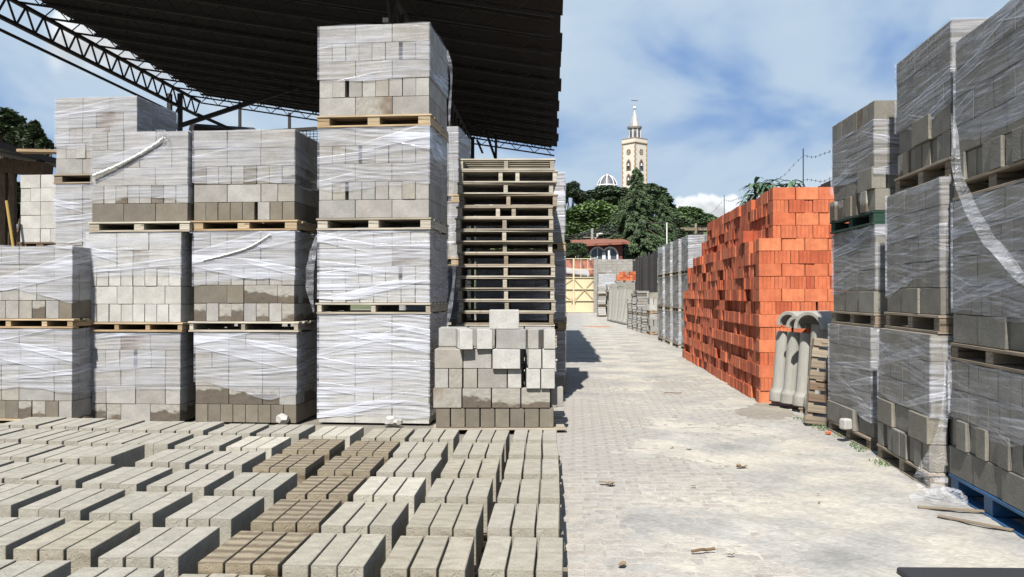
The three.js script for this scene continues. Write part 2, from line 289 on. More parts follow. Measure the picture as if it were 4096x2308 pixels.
{ // cement dust and sand: a low uneven sheet that fills the joints and drifts over some of the pavers
  const nu = 130, nz = 430, pos = [], uv = [], idx = [], u0 = -0.52, u1 = 3.05;
  const zz = t => 3.6 * Math.pow(64.5 / 3.6, t);
  for (let j = 0; j <= nz; j++) for (let i = 0; i <= nu; i++) {
    const z = zz(j / nz), u = lerp(u0, u1, i / nu);
    const broad = fbm(u * 0.75 + 5, z * 0.30 + 1, 1 << 18, 911, 3), mid = fbm(u * 2.1, z * 1.3, 1 << 18, 917, 4), fine = fbm(u * 14, z * 11, 1 << 18, 919, 3);
    const track = Math.exp(-Math.pow((u - 0.95 - 0.05 * Math.sin(z * 0.4)) / 0.12, 2)) + Math.exp(-Math.pow((u - 2.05 - 0.06 * Math.sin(z * 0.3)) / 0.13, 2));
    let h = (broad - 0.50) * 0.026 + (mid - 0.5) * 0.018 + (fine - 0.5) * 0.022 + 0.0020;
    h += 0.010 * sstep(0.9, 2.4, u) * sstep(9.5, 5, z) + 0.012 * sstep(2.35, 2.9, u) + 0.004 * track * sstep(0.45, 0.6, mid) - 0.012 * sstep(0.55, 0.1, u) * sstep(12, 9, z);
    const p = dv(u, z, clamp(h, -0.0030, 0.016)); pos.push(p.x, p.y, p.z); uv.push(u, z);
  }
  for (let j = 0; j < nz; j++) for (let i = 0; i < nu; i++) { const a = j * (nu + 1) + i, b = a + nu + 1; idx.push(a, a + 1, b, b, a + 1, b + 1); }
  const g = new THREE.BufferGeometry(); g.setAttribute('position', new THREE.Float32BufferAttribute(pos, 3)); g.setAttribute('uv', new THREE.Float32BufferAttribute(uv, 2)); g.setIndex(idx); g.computeVertexNormals();
  setting('cement_dust', g, M.sand, 'stuff', 'pale cement dust and sand lying over the driveway paving', 'dust');
}
{ // hill beyond the yard
  const nx = 60, nz = 50, g = new THREE.PlaneGeometry(260, 230, nx, nz); g.rotateX(-Math.PI / 2); g.translate(10, 0, -185);
  const p = g.attributes.position, uv = g.attributes.uv;
  for (let i = 0; i < p.count; i++) { const x = p.getX(i), d = -p.getZ(i); p.setY(i, -0.03 + 15.5 * sstep(82, 165, d) * sstep(-70, 0, x) * sstep(110, 30, x) + 1.2 * (fbm(x * 0.05 + 9, d * 0.05, 1 << 18, 931, 3) - 0.5) * sstep(80, 100, d)); uv.setXY(i, x, d); }
  g.computeVertexNormals(); setting('hill', g, std(C(0.09, 0.11, 0.045), { map: T.sand, roughness: 1 }));
}
function hillY(x, d) { return 15.5 * sstep(82, 165, d) * sstep(-70, 0, x) * sstep(110, 30, x); }

// ---------- shed roof on steel lattice girders ----------
{
  const shed = thing('open_shed_roof', 'large dark open-sided shed roof on black steel lattice girders and columns', 'shed', V3(0, 0, 0));
  const th = rad(2.7), zn = 12.55, zf = 28, hr = 6.0, slope = (7.66 - 6) / 11.1, xr0 = 0.63 - Math.tan(th) * zn;
  const X = (s, z) => xr0 + Math.tan(th) * z - s, Y = s => hr + s * slope, wide = 11.15;
  const P = (s, z, dy = 0) => V3(X(s, z), Y(s) + dy, -z);
  const sheets = 14, L = (zf - zn) / sheets, q = RNG(8);
  for (let k = 0; k < sheets; k++) {                            // corrugated sheets running down the slope
    const nw = 40, pos = [], uv = [], idx = [], ov = q() * 0.10, lift = 0.012 * (k % 2);
    for (let j = 0; j <= 2; j++) for (let i = 0; i <= nw; i++) {
      const s = lerp(-0.05 - ov, wide, j / 2), z = zn + k * L + (L + 0.06) * i / nw, p = P(s, z, 0.02 * Math.sin(i / nw * Math.PI * 2 * 10) + lift + 0.03);
      pos.push(p.x, p.y, p.z); uv.push(s, z);
    }
    for (let j = 0; j < 2; j++) for (let i = 0; i < nw; i++) { const a = j * (nw + 1) + i, b = a + nw + 1; idx.push(a, b, a + 1, b, b + 1, a + 1); }
    const g = new THREE.BufferGeometry(); g.setAttribute('position', new THREE.Float32BufferAttribute(pos, 3)); g.setAttribute('uv', new THREE.Float32BufferAttribute(uv, 2)); g.setIndex(idx); g.computeVertexNormals();
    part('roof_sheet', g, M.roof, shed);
  }
  const np = 15;
  for (let k = 0; k < np; k++) {                                // lattice purlins across
    const z = zn + 0.25 + (zf - zn - 0.4) * k / (np - 1), j = new Join(), dep = 0.30;
    j.bar(P(0.1, z, -0.03), P(wide, z, -0.03), 0.05); j.bar(P(0.02, z, -dep), P(wide, z, -dep), 0.04);
    const n = 40; for (let i = 0; i < n; i++) { const a = 0.1 + (wide - 0.1) * i / n, b = 0.1 + (wide - 0.1) * (i + 1) / n; j.bar(P(a, z, i % 2 ? -0.03 : -dep), P(b, z, i % 2 ? -dep : -0.03), 0.02); }
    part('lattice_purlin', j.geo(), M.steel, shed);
  }
  const girder = (s, z0, z1, dep, n, name) => {                 // along the shed
    const j = new Join(), top = -0.34;
    j.bar(P(s, z0, top), P(s, z1, top), 0.085, 0.07); j.bar(P(s, z0, top - dep), P(s, z1 + 0.35, top - dep), 0.085, 0.07);
    for (let i = 0; i < n; i++) { const a = lerp(z0, z1, i / n), b = lerp(z0, z1, (i + 0.5) / n), c = lerp(z0, z1, (i + 1) / n); j.bar(P(s, a, top), P(s, b, top - dep), 0.034); j.bar(P(s, b, top - dep), P(s, c, top), 0.034); }
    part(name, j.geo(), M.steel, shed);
  };
  girder(11.0, 13.2, 27.4, 0.46, 22, 'lattice_girder');
  girder(2.55, 13.2, 27.4, 0.60, 18, 'lattice_girder');
  { const j = new Join(); j.bar(P(11.0, 13.2, -1.06), P(11.0, 25.5, -1.06), 0.05); part('tie_rod', j.geo(), M.steel, shed); }
  const column = (s, z, w) => {
    const j = new Join(), y = Y(s) - 0.5, x = X(s, z);
    for (const e of [-1, 1]) j.box(0.11, y, 0.14, x + e * w / 2, y / 2, -z);
    for (let i = 0; i < 12; i++) j.box(w, 0.07, 0.10, x, (i + 0.5) * y / 12, -z - 0.02);
    for (let i = 0; i < 11; i++) j.bar(V3(x - w / 2, (i + (i % 2 ? 1.5 : 0.5)) * y / 12, -z), V3(x + w / 2, (i + (i % 2 ? 0.5 : 1.5)) * y / 12, -z), 0.035);
    part('column', j.geo(), M.steel, shed);
  };
  column(11.0, 25.6, 0.30); column(2.6, 25.6, 0.42); column(3.25, 25.0, 0.30);
  { // struts under the roof
    const j = new Join(), B = (x, y, z, x2, y2, z2, r) => j.bar(at(x, y, z), at(x2, y2, z2), r);
    B(420, 326, 24.5, 810, 197, 24.5, 0.11); B(495, 287, 25.8, 598, 333, 25.8, 0.09);
    part('brace', j.geo(), M.steel, shed);
    const k = new Join(), D = (x, y, z, x2, y2, z2, r) => k.bar(at(x, y, z), at(x2, y2, z2), r);
    D(1172, 290, 25.2, 1216, 342, 25.2, 0.10); D(1248, 342, 25.2, 1205, 318, 25.2, 0.07); D(1222, 330, 25.2, 1246, 398, 25.2, 0.07); D(1248, 340, 25.2, 1247, 405, 25.2, 0.07); D(1200, 352, 25.2, 1214, 385, 25.2, 0.06);
    part('brace', k.geo(), M.steel, shed);
  }
}
{ // frame standing behind the shed
  const fr = thing('steel_frame', 'dark steel post-and-beam frame with mesh panel behind the shed columns', 'frame', V3(0, 0, 0));
  const j = new Join(), y0 = 0;
  for (const [x, y] of [[602, 256], [727, 283]]) { const a = at(x, y, 29), b = a.clone(); b.y = y0; j.bar(a, b, 0.085); }
  part('post', j.geo(), M.steel, fr);
  const k = new Join(); k.bar(at(480, 322, 27), at(640, 332, 29), 0.22); k.bar(at(640, 332, 29), at(805, 322, 29), 0.10); part('beam', k.geo(), M.steel, fr);
  const m = new Join(); for (let i = 0; i < 7; i++) m.bar(at(752 + i * 9, 328, 29), at(752 + i * 9, 356, 29), 0.02); for (let i = 0; i < 4; i++) m.bar(at(745, 330 + i * 7, 29), at(812, 329 + i * 7, 29), 0.02); part('mesh_panel', m.geo(), M.steel, fr);
}
// ---------- pallets ----------
function pallet(label, x, y, z, th, { w = 1.1, d = 1.1, h = 0.12, mats = M.palewood, nb = 6, bottom = 3, mid = [0.5], pw = 0.085, group = 'wooden pallets', seed = 1, name = 'wooden_pallet', t = 0.02 } = {}) {
  // x, z: the front left corner
  const q = RNG(seed * 7 + 3), g = thing(name, label, 'pallet', V3(x, y, -z), -rad(th), group), bw = Math.min(0.11, d / nb * 0.72);
  for (let i = 0; i < nb; i++) { const m = part('top_board', bb(w + (i ? 0 : 0.01), t, bw, 0.003, i % 4), pick(mats, q), g, w / 2 + rr(-0.008, 0.008, q), h - t / 2, -(bw / 2 + (d - bw) * i / (nb - 1))); m.rotation.y = rr(-0.006, 0.006, q); }
  for (const f of [0, ...mid, 1]) { const m = part('stringer', bb(pw, h - 2 * t - 0.001, d - 0.012, 0.004, Math.floor(q() * 4)), pick(mats, q), g, pw / 2 + 0.005 + (w - pw - 0.01) * f, h / 2, -d / 2 - 0.004); m.rotation.y = rr(-0.008, 0.008, q); }
  for (let i = 0; i < bottom; i++) part('bottom_board', bb(w, t, bw, 0.003, (i + 1) % 4), pick(mats, q), g, w / 2, t / 2, -(bw / 2 + (d - bw) * i / Math.max(1, bottom - 1)));
  return g;
}
// ---------- film ----------
function filmShell(w, d, y0, y1, seed, wave = 0.03, e0 = 0.012) {
  const q = RNG(seed), panels = [[V3(0, 0, -d), V3(0, 0, 0)], [V3(0, 0, 0), V3(w, 0, 0)], [V3(w, 0, 0), V3(w, 0, -d)], [V3(w, 0, -d), V3(0, 0, -d)]], gs = [];
  let s0 = q() * 3; const ph = q() * 6, vo = q(), nj = 16;
  for (const [a, b] of panels) {
    const L = a.distanceTo(b), ni = Math.ceil(L / 0.045), dir = b.clone().sub(a).normalize(), n = V3(-dir.z, 0, dir.x), pos = [], uv = [], idx = [];
    for (let j = 0; j <= nj; j++) for (let i = 0; i <= ni; i++) {
      const s = L * i / ni, u = s0 + s, f = j / nj, lowEdge = y0 + wave * (Math.sin(u * 2.3 + ph) + 0.7 * Math.sin(u * 5.1 + ph * 2) + 0.8 * (vn(u * 7, seed, 1 << 16, 1 << 16, 3) - 0.5));
      const y = lerp(lowEdge, y1 + 0.006 * Math.sin(u * 9), f), edge = Math.min(i, ni - i);
      const bump = 0.003 * (vn(u * 2.2, y * 26 + u * 3, 1 << 16, 1 << 16, seed) - 0.5) + 0.005 * (vn(u * 9, y * 14, 1 << 16, 1 << 16, seed + 1) - 0.5);
      const p = a.clone().addScaledVector(dir, s).addScaledVector(n, e0 + (edge ? bump : 0));
      if (i === 0) p.addScaledVector(dir, -e0); if (i === ni) p.addScaledVector(dir, e0);
      pos.push(p.x, y, p.z); uv.push(u, y + vo);
    }
    for (let j = 0; j < nj; j++) for (let i = 0; i < ni; i++) { const k = j * (ni + 1) + i, l = k + ni + 1; idx.push(k, k + 1, l, l, k + 1, l + 1); }
    const g = new THREE.BufferGeometry(); g.setAttribute('position', new THREE.Float32BufferAttribute(pos, 3)); g.setAttribute('uv', new THREE.Float32BufferAttribute(uv, 2)); g.setIndex(idx); g.computeVertexNormals(); gs.push(g); s0 += L;
  }
  return mergeGeometries(gs);
}
// ---------- a pallet load of concrete blocks, usually in film ----------
let loadSeed = 100;
function load(label, { x, z, y = 0, th = 0, w = 1.17, d = 1.1, lh = 0.19, nl = 3, ns = 8, layers = 'SHSHS', film = null, faces = 'FRL', full = false, damp = {}, tones = M.conc, group = 'film-wrapped block loads', gap = 0.25, wave = 0.03, name = 'wrapped_block_stack', cat = 'block stack', seed }) {
  const sd = seed ?? loadSeed++, q = RNG(sd * 13 + 7), g = thing(name, label, cat, V3(x, y, -z), -rad(th), group), cg = 0.003;
  const put = (cx, cz, bw, bd, li, face) => {
    const dm = damp[li], mat = dm === 'full' ? (q() < 0.9 ? pick(M.damp, q) : pick(tones, q)) : dm === 'half' ? (q() < 0.75 ? pick(M.half, q) : pick(tones, q)) : dm === 'mix' ? (q() < 0.4 ? pick(M.damp, q) : q() < 0.5 ? pick(M.half, q) : pick(tones, q)) : q() < 0.03 ? M.rust : pick(tones, q);
    const m = part('concrete_block', bb(bw - cg, lh - 0.002, bd - cg, 0.005, Math.floor(q() * 5)), mat, g, cx + rr(-0.002, 0.002, q), (li + 0.5) * lh, -cz - rr(-0.004, 0.007, q));
    m.rotation.y = rr(-0.007, 0.007, q);
    if (faces === 'FL' && (!film || li < film[0] - 0.5) && cx - bw / 2 < 0.01) { m.position.x += rr(-0.030, 0.022, q); m.rotation.y += rr(-0.03, 0.03, q); }
    if (face && q() < 0.05) { if (face === 'F') m.position.z += rr(0.004, 0.008, q); }
  };
  [...layers].forEach((t, li) => {
    const top = full && li === layers.length - 1;
    if (t === 'S') {
      const bw = w / nl, bd = d / ns;
      for (let i = 0; i < nl; i++) for (let k = 0; k < ns; k++) { const f = k === 0, r = i === nl - 1, l = i === 0; if (top || (f && faces.includes('F')) || (r && faces.includes('R')) || (l && faces.includes('L'))) put((i + 0.5) * bw, (k + 0.5) * bd, bw, bd, li, f ? 'F' : ''); }
    } else if (t === 'M') {                                       // whole and half blocks mixed along the front
      const unit = w / (2 * nl), bd = d / ns; let u = 0;
      if (faces.includes('F')) while (u < 2 * nl) { const k = u < 2 * nl - 1 && q() < 0.5 ? 2 : 1; put((u + k / 2) * unit, bd / 2, unit * k, bd, li, 'F'); u += k; }
      for (let k = 1; k < ns; k++) { if (top) for (let i = 0; i < nl; i++) put((i + 0.5) * w / nl, (k + 0.5) * bd, w / nl, bd, li); else { if (faces.includes('R')) put(w - unit, (k + 0.5) * bd, unit * 2, bd, li); if (faces.includes('L')) put(unit, (k + 0.5) * bd, unit * 2, bd, li); } }
    } else {
      const full1 = w / ns, bd = d / nl, hasGap = q() < gap, bw = hasGap ? (w - 0.035) / ns : full1, gi = 2 + Math.floor(q() * (ns - 3));
      for (let i = 0; i < ns; i++) for (let k = 0; k < nl; k++) { const f = k === 0, r = i === ns - 1, l = i === 0; if (top || (f && faces.includes('F')) || (r && faces.includes('R')) || (l && faces.includes('L'))) put((i + 0.5) * bw + (hasGap && i >= gi ? 0.035 : 0), (k + 0.5) * bd, bw, bd, li, f ? 'F' : ''); }
    }
  });
  if (film) { const [from, to, v] = film, m = part('stretch_film', filmShell(w, d, from * lh, to * lh, sd, wave), M.film[v], g); m.castShadow = false; }
  return g;
}
// a column of loads one on another. levels: [{pal, layers, ...}]
function tower(where, base, levels) {
  let y = base.y ?? 0; const n = levels.length, nm = n === 1 ? ['only'] : n === 2 ? ['lower', 'upper'] : n === 3 ? ['bottom', 'middle', 'top'] : ['lowest', 'second', 'third', 'top'];
  levels.forEach((lv, i) => {
    const o = { ...base, ...lv }, dx = lv.dx ?? 0, dz = lv.dz ?? 0; o.x = base.x + dx; o.z = base.z + dz;
    if (lv.pal !== 0) {
      const h = lv.pal ?? 0.115, c = Math.cos(rad(o.th)), s = Math.sin(rad(o.th)), ov = lv.over ?? 0.02;
      const side = (base.faces ?? '') === 'FL';                  // openings towards the driveway
      pallet(`${lv.pdesc ?? 'wooden'} pallet under the ${nm[i]} load of ${where}`, side ? o.x + (o.d + 0.01) * s - ov * c : o.x - ov * c, y, side ? o.z + (o.d + 0.01) * c + ov * s : o.z + ov * s - 0.02, o.th + (side ? 90 : 0), { w: side ? o.d + 0.02 : o.w + 2 * ov, d: side ? o.w + 2 * ov : o.d + 0.02, h, mats: lv.pm ?? M.pine, seed: loadSeed, pw: lv.pw ?? 0.11, mid: lv.mid ?? [0.5], nb: lv.nb ?? 6, bottom: 3, group: 'pallets under the block loads' });
      y += h + 0.001;
    }
    o.y = y; o.faces = base.faces ?? 'FRL'; o.full = i === n - 1;
    load(lv.label ?? `${lv.desc ?? 'grey concrete blocks in clear film'}, ${nm[i]} load of ${where}`, o);
    y += (o.lh ?? 0.19) * o.layers.length + 0.002;
  });
}
// front left corner from the right edge of a face: px of the right edge, depth there, turn and width
const fromRight = (px, z, th, w) => { const X = (px - CX) * z / F; return { x: X - w * Math.cos(rad(th)), z: z + w * Math.sin(rad(th)) }; };

// --- left row ---
tower('the tall four-load front tower', { ...fromRight(1078, 9.2, 6, 1.175), th: 6, w: 1.18, d: 1.05 }, [
  { pal: 0, layers: 'SMSMSM', film: [0.3, 6.02, 2], damp: {}, tones: M.pale, desc: 'white-filmed concrete blocks with broken pieces', wave: 0.02, dx: 0.0 },
  { pal: 0.115, pm: M.palewood, pw: 0.05, layers: 'HHSM', film: [0.15, 4.02, 2], tones: M.pale, desc: 'bright glossy film-wrapped blocks, four courses', wave: 0.02 },
  { pal: 0.125, pm: M.palewood, layers: 'SHSHS', film: [1.75, 5.02, 1], damp: {}, gap: 1, desc: 'film-wrapped blocks with cross bands', th: 6.3 },
  { pal: 0.125, pm: M.pine, pw: 0.13, layers: 'SHSHS', film: [2.0, 5.0, 0], gap: 1, desc: 'film-wrapped blocks with two bare courses', th: 6, wave: 0.012 }]);
tower('the stack left of the tall tower', { ...fromRight(740, 9.25, 6, 1.10), th: 6, w: 1.10, d: 1.05 }, [
  { pal: 0, layers: 'HMMMM', film: [1.9, 5.0, 1], damp: { 0: 'full', 1: 'half' }, wave: 0.06, dx: 0.02 },
  { pal: 0.11, pm: M.palewood, pw: 0.045, layers: 'HMHSM', film: [2.2, 5.0, 1], damp: { 0: 'half', 1: 'mix' }, over: 0.05 },
  { pal: 0.11, pm: M.pine, pw: 0.13, layers: 'HMHMS', film: [2.05, 5.0, 0], damp: { 0: 'full', 2: 'mix' }, over: 0.03 }]);
tower('the second stack from the left', { ...fromRight(454, 9.3, 5.5, 1.06), th: 5.5, w: 1.06, d: 1.05 }, [
  { pal: 0, layers: 'MMMHM', film: [1.8, 5.0, 0], damp: { 0: 'half' }, w: 0.98, dx: 0.07, ns: 6 },
  { pal: 0.10, pm: M.pine, pw: 0.05, layers: 'HMHMS', film: [2.5, 5.0, 1], tones: M.pale, mid: [0.33, 0.66] },
  { pal: 0.11, pm: M.palewood, pw: 0.11, layers: 'MHSMM', film: [1.15, 5.0, 0], damp: { 0: 'full', 1: 'mix' }, dx: 0.07, over: 0.03 }]);
tower('the leftmost front stack', { ...fromRight(180, 9.05, 5.5, 1.15), th: 5.5, w: 1.15, d: 1.05, lh: 0.185 }, [
  { pal: 0.07, pm: M.pine, layers: 'HMMHM', film: [1.6, 5.0, 1], damp: { 0: 'mix' } },
  { pal: 0.10, pm: M.pine, pw: 0.06, layers: 'HMMM', film: [1.3, 4.05, 1], damp: { 0: 'mix' }, wave: 0.05, mid: [0.4, 0.75] }]);
tower('the high stack behind the second', { ...fromRight(342, 10.9, 6, 1.06), th: 6, w: 1.06, d: 1.02 }, [
  { pal: 0, layers: 'SHS', film: null, tones: M.conc },
  { pal: 0.12, layers: 'SHSHS', film: [1, 5, 0] },
  { pal: 0.12, layers: 'HSSMS', film: [1.05, 5.0, 1], desc: 'film-wrapped concrete blocks' },
  { pal: 0.12, pm: M.greywood, layers: 'SHMMS', film: [1.75, 5.0, 0], desc: 'film-wrapped concrete blocks' }]);
tower('the far left pale stack', { ...fromRight(150, 12.4, 6, 0.60), th: 6, w: 0.60, d: 0.8, nl: 2, ns: 5, y: 0 }, [
  { pal: 0.12, layers: 'SHSH', film: null, desc: 'pale bare concrete blocks' }, { pal: 0.12, layers: 'SHSHS', film: null, desc: 'pale bare concrete blocks' }, { pal: 0.12, pm: M.darkwood, layers: 'MMSMS', film: null, tones: M.pale, desc: 'pale bare concrete blocks' }]);
tower('the stack behind the empty pallets', { ...fromRight(1420, 11.95, 4, 1.2), th: 4, w: 1.2, d: 1.1 }, [
  { pal: 0.10, layers: 'SHSH', film: [0.5, 4, 1] }, { pal: 0.115, layers: 'SHSHS', film: [0.2, 5, 1] }, { pal: 0.115, pm: M.pine, layers: 'SHSHS', film: [1, 5, 2] }]);
tower('the stack behind the tall tower', { ...fromRight(1152, 12.3, 6, 1.15), th: 6, w: 1.15, d: 1.1 }, [
  { pal: 0.10, layers: 'SHSH', film: [0.5, 4, 1] }, { pal: 0.115, layers: 'SHSH', film: [0.2, 4, 1] }, { pal: 0.115, layers: 'SHSH', film: [1, 4, 0] }, { pal: 0.115, layers: 'SHSHS', film: [1, 5, 0] }]);
tower('the low stack behind the pallet pile', { ...fromRight(1421, 13.6, 4, 1.2), th: 4, w: 1.2, d: 1.1 }, [
  { pal: 0.10, layers: 'SHSH', film: [0.5, 4, 1] }, { pal: 0.115, layers: 'SHSHS', film: [0.2, 5, 1] }]);
// --- right row ---
const rt = { faces: 'FL' }, shadeTones = { tones: M.shadeConc };  // right-row blocks take the tones with shade painted in
tower('the nearest right stack', { x: 2.80, z: 4.75, th: 7, w: 1.15, d: 1.22, ...rt, ...shadeTones }, [
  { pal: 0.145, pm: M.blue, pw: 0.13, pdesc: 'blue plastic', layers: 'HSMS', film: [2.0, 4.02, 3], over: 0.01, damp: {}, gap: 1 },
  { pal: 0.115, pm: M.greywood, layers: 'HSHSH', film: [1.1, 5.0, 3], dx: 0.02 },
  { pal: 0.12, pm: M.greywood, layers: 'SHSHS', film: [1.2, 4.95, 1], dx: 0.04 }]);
tower('the middle right stack', { x: 2.98, z: 6.1, th: 6.6, w: 1.15, d: 1.2, ...rt, ...shadeTones }, [
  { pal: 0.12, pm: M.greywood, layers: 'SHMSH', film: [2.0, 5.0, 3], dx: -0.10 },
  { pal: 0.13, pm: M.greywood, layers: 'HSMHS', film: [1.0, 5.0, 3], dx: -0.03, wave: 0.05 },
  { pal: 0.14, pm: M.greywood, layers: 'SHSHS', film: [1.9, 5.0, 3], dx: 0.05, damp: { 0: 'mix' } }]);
tower('the right stack beside the leaning pallet', { x: 3.12, z: 7.6, th: 3.4, w: 1.0, d: 1.2, ...rt, ...shadeTones }, [
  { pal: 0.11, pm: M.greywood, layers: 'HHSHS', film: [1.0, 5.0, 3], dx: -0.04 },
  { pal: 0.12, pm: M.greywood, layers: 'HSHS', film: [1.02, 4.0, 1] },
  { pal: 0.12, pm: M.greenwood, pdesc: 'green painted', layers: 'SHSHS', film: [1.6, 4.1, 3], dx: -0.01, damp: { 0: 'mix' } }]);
[20.6, 22.05, 23.5, 24.95].forEach((z, i) => {
  const nm = ['the first stack past the bricks', 'the second stack past the bricks', 'the third stack past the bricks', 'the fourth stack past the bricks'][i];
  tower(nm, { x: 4.10 + i * 0.05, z, th: 3, w: 1.05, d: 1.15, lh: 0.2, ...rt }, [
    { pal: 0.10, pm: M.palewood, layers: 'SHSH', film: [0.3, 4, 1] }, { pal: 0.11, pm: M.palewood, layers: 'SHSH', film: [0.3, 4, 1] }, { pal: 0.11, pm: M.palewood, layers: i === 3 ? 'SHS' : 'SHSH', film: [0.1, 4, 1] }]);
});
tower('the lone stack past the wrapped ones', { x: 4.62, z: 27.5, th: 4, w: 1.0, d: 1.0, lh: 0.2, ...rt }, [
  { pal: 0.1, layers: 'SHS', film: null, desc: 'bare grey blocks' }, { pal: 0.1, layers: 'SHSH', film: null, desc: 'bare grey blocks', tones: M.damp }, { pal: 0.1, layers: 'SHSH', film: [0, 4, 1], desc: 'pale film-wrapped blocks', tones: M.pale }]);
tower('the low stack before the kerb piles', { x: 4.55, z: 29.2, th: 4, w: 1.0, d: 1.2, lh: 0.2, ...rt }, [
  { pal: 0.1, layers: 'SHS', film: null, desc: 'bare grey blocks' }, { pal: 0.1, layers: 'SHS', film: null, desc: 'bare grey blocks', tones: M.pale }]);

// ---------- pile of empty pallets ----------
{
  const q = RNG(404); let y = 0;
  for (let k = 0; k < 21; k++) {
    const h = 0.1355 + rr(-0.006, 0.012, q), fromTop = 21 - k, dx = rr(-0.02, 0.02, q) + (fromTop === 2 ? 0.04 : fromTop < 5 ? 0.02 : 0), two = k === 4 || k === 16 || k === 19 || k === 2;
    pallet(fromTop === 1 ? 'topmost pallet of the tall pile of empty pallets' : `${ordinal(fromTop)} empty pallet from the top of the tall pallet pile`, -0.655 + dx, y, 10.55 + rr(-0.02, 0.02, q), rr(-1, 1, q) + 0.5, { w: 1.165 + rr(-0.02, 0.02, q), d: 1.05, h, mats: k % 5 === 2 ? M.greywood : M.palewood, seed: 600 + k, pw: 0.05, mid: two ? [0.42, 0.6] : [0.5], nb: 7, bottom: 4, t: 0.018, group: 'empty pallets in the tall pile' });
    y += h + 0.002;
  }
}
// ---------- loose block pile in front of the pallets ----------
{
  const q = RNG(515), z0 = 8.66, xl = -0.745, k = 0.000929, hh = 0.192, y0 = 0.045, bd = 0.145;
  pallet('thin pallet under the loose concrete block pile', xl - 0.03, 0, z0 - 0.03, 0, { w: 1.3, d: 1.15, h: 0.044, mats: M.palewood, seed: 690, t: 0.018, bottom: 0, nb: 7, pw: 0.07 });
  const cour = ['bottom', 'second', 'third', 'fourth', 'fifth', 'topmost'];
  const B = (ci, i, x0, x1, kind, dz = 0, rot = 0, mat, dep = bd, dy = 0) => {
    const w = (x1 - x0) * k, m = solo('concrete_block', bb(w - 0.004, hh - 0.003, dep - 0.003, 0.006, Math.floor(q() * 5)), mat ?? pick(M.pale.concat(M.conc), q), ci === 5 ? 'single concrete block on top of the loose block pile' : `${kind} concrete block, ${ordinal(i + 1)} from left in ${cour[ci]} course of loose pile`, 'concrete block', V3(xl + ((x0 + x1) / 2 - 250) * k, y0 + (ci + 0.5) * hh + dy, -(z0 + dep / 2 - dz)), rot + rr(-0.012, 0.012, q), 'loose blocks piled before the empty pallets');
    return m;
  };
  for (let i = 0; i < 8; i++) B(0, i, 250 + i * 156, 250 + i * 156 + 152, 'brown damp', 0, 0, M.damp[i % 3], 0.39);
  const l2 = [[222, 525, M.rust], [530, 835, M.half[0]], [838, 1142, M.half[1]], [1148, 1455, M.half[1]]]; l2.forEach(([a, b, m], i) => B(1, i, a, b, i ? 'grey' : 'rust stained', 0.012, 0, m));
  B(1, 4, 1462, 1600, 'grey', -0.1, 0, M.conc[0]);
  [[235, 382], [386, 532, M.rust], [537, 686], [690, 1000], [1004, 1152]].forEach(([a, b, m], i) => B(2, i, a, b, m ? 'stained' : 'pale', 0.0, 0, m, i === 3 ? bd : 0.39));
  [[1200, 1350], [1356, 1505]].forEach(([a, b], i) => B(2, i + 5, a, b, 'pale', 0.05, 0, M.pale[i], 0.39));
  [[235, 535], [538, 840], [845, 1140, 0.05]].forEach(([a, b, f], i) => B(3, i, a, b, 'pale', f ?? 0, 0, i === 2 ? M.pale[0] : undefined, 0.19));
  [[1222, 1366], [1370, 1512]].forEach(([a, b], i) => B(3, i + 3, a, b, 'pale', 0.02, 0, M.pale[1 - i], 0.39));
  // rows behind, seen over the steps
  for (let c = 0; c < 5; c++) for (let i = 0; i < 4; i++) B(c, i + 10, 240 + i * 318, 240 + i * 318 + 312, 'rear row', -0.41, 0, M.conc[(c + i) % 6], 0.39);
  B(4, 0, 452, 600, 'pale', -0.03, 0.12, M.pale[1], 0.39); B(4, 1, 500, 645, 'pale leaning', 0.10, 0.05, M.pale[0], 0.12, 0.0);
  B(4, 2, 672, 842, 'pale', 0.05, 0.06, M.pale[0], 0.30);
  B(4, 3, 895, 1225, 'turned', 0.02, -0.28, M.conc[5], 0.145); B(4, 4, 1238, 1390, 'turned', 0.0, -0.35, M.conc[1], 0.3); B(4, 5, 1385, 1512, 'pale', 0.03, 0, M.pale[1], 0.3);
  B(5, 0, 810, 1130, '', -0.02, 0, M.pale[0], 0.19);
}
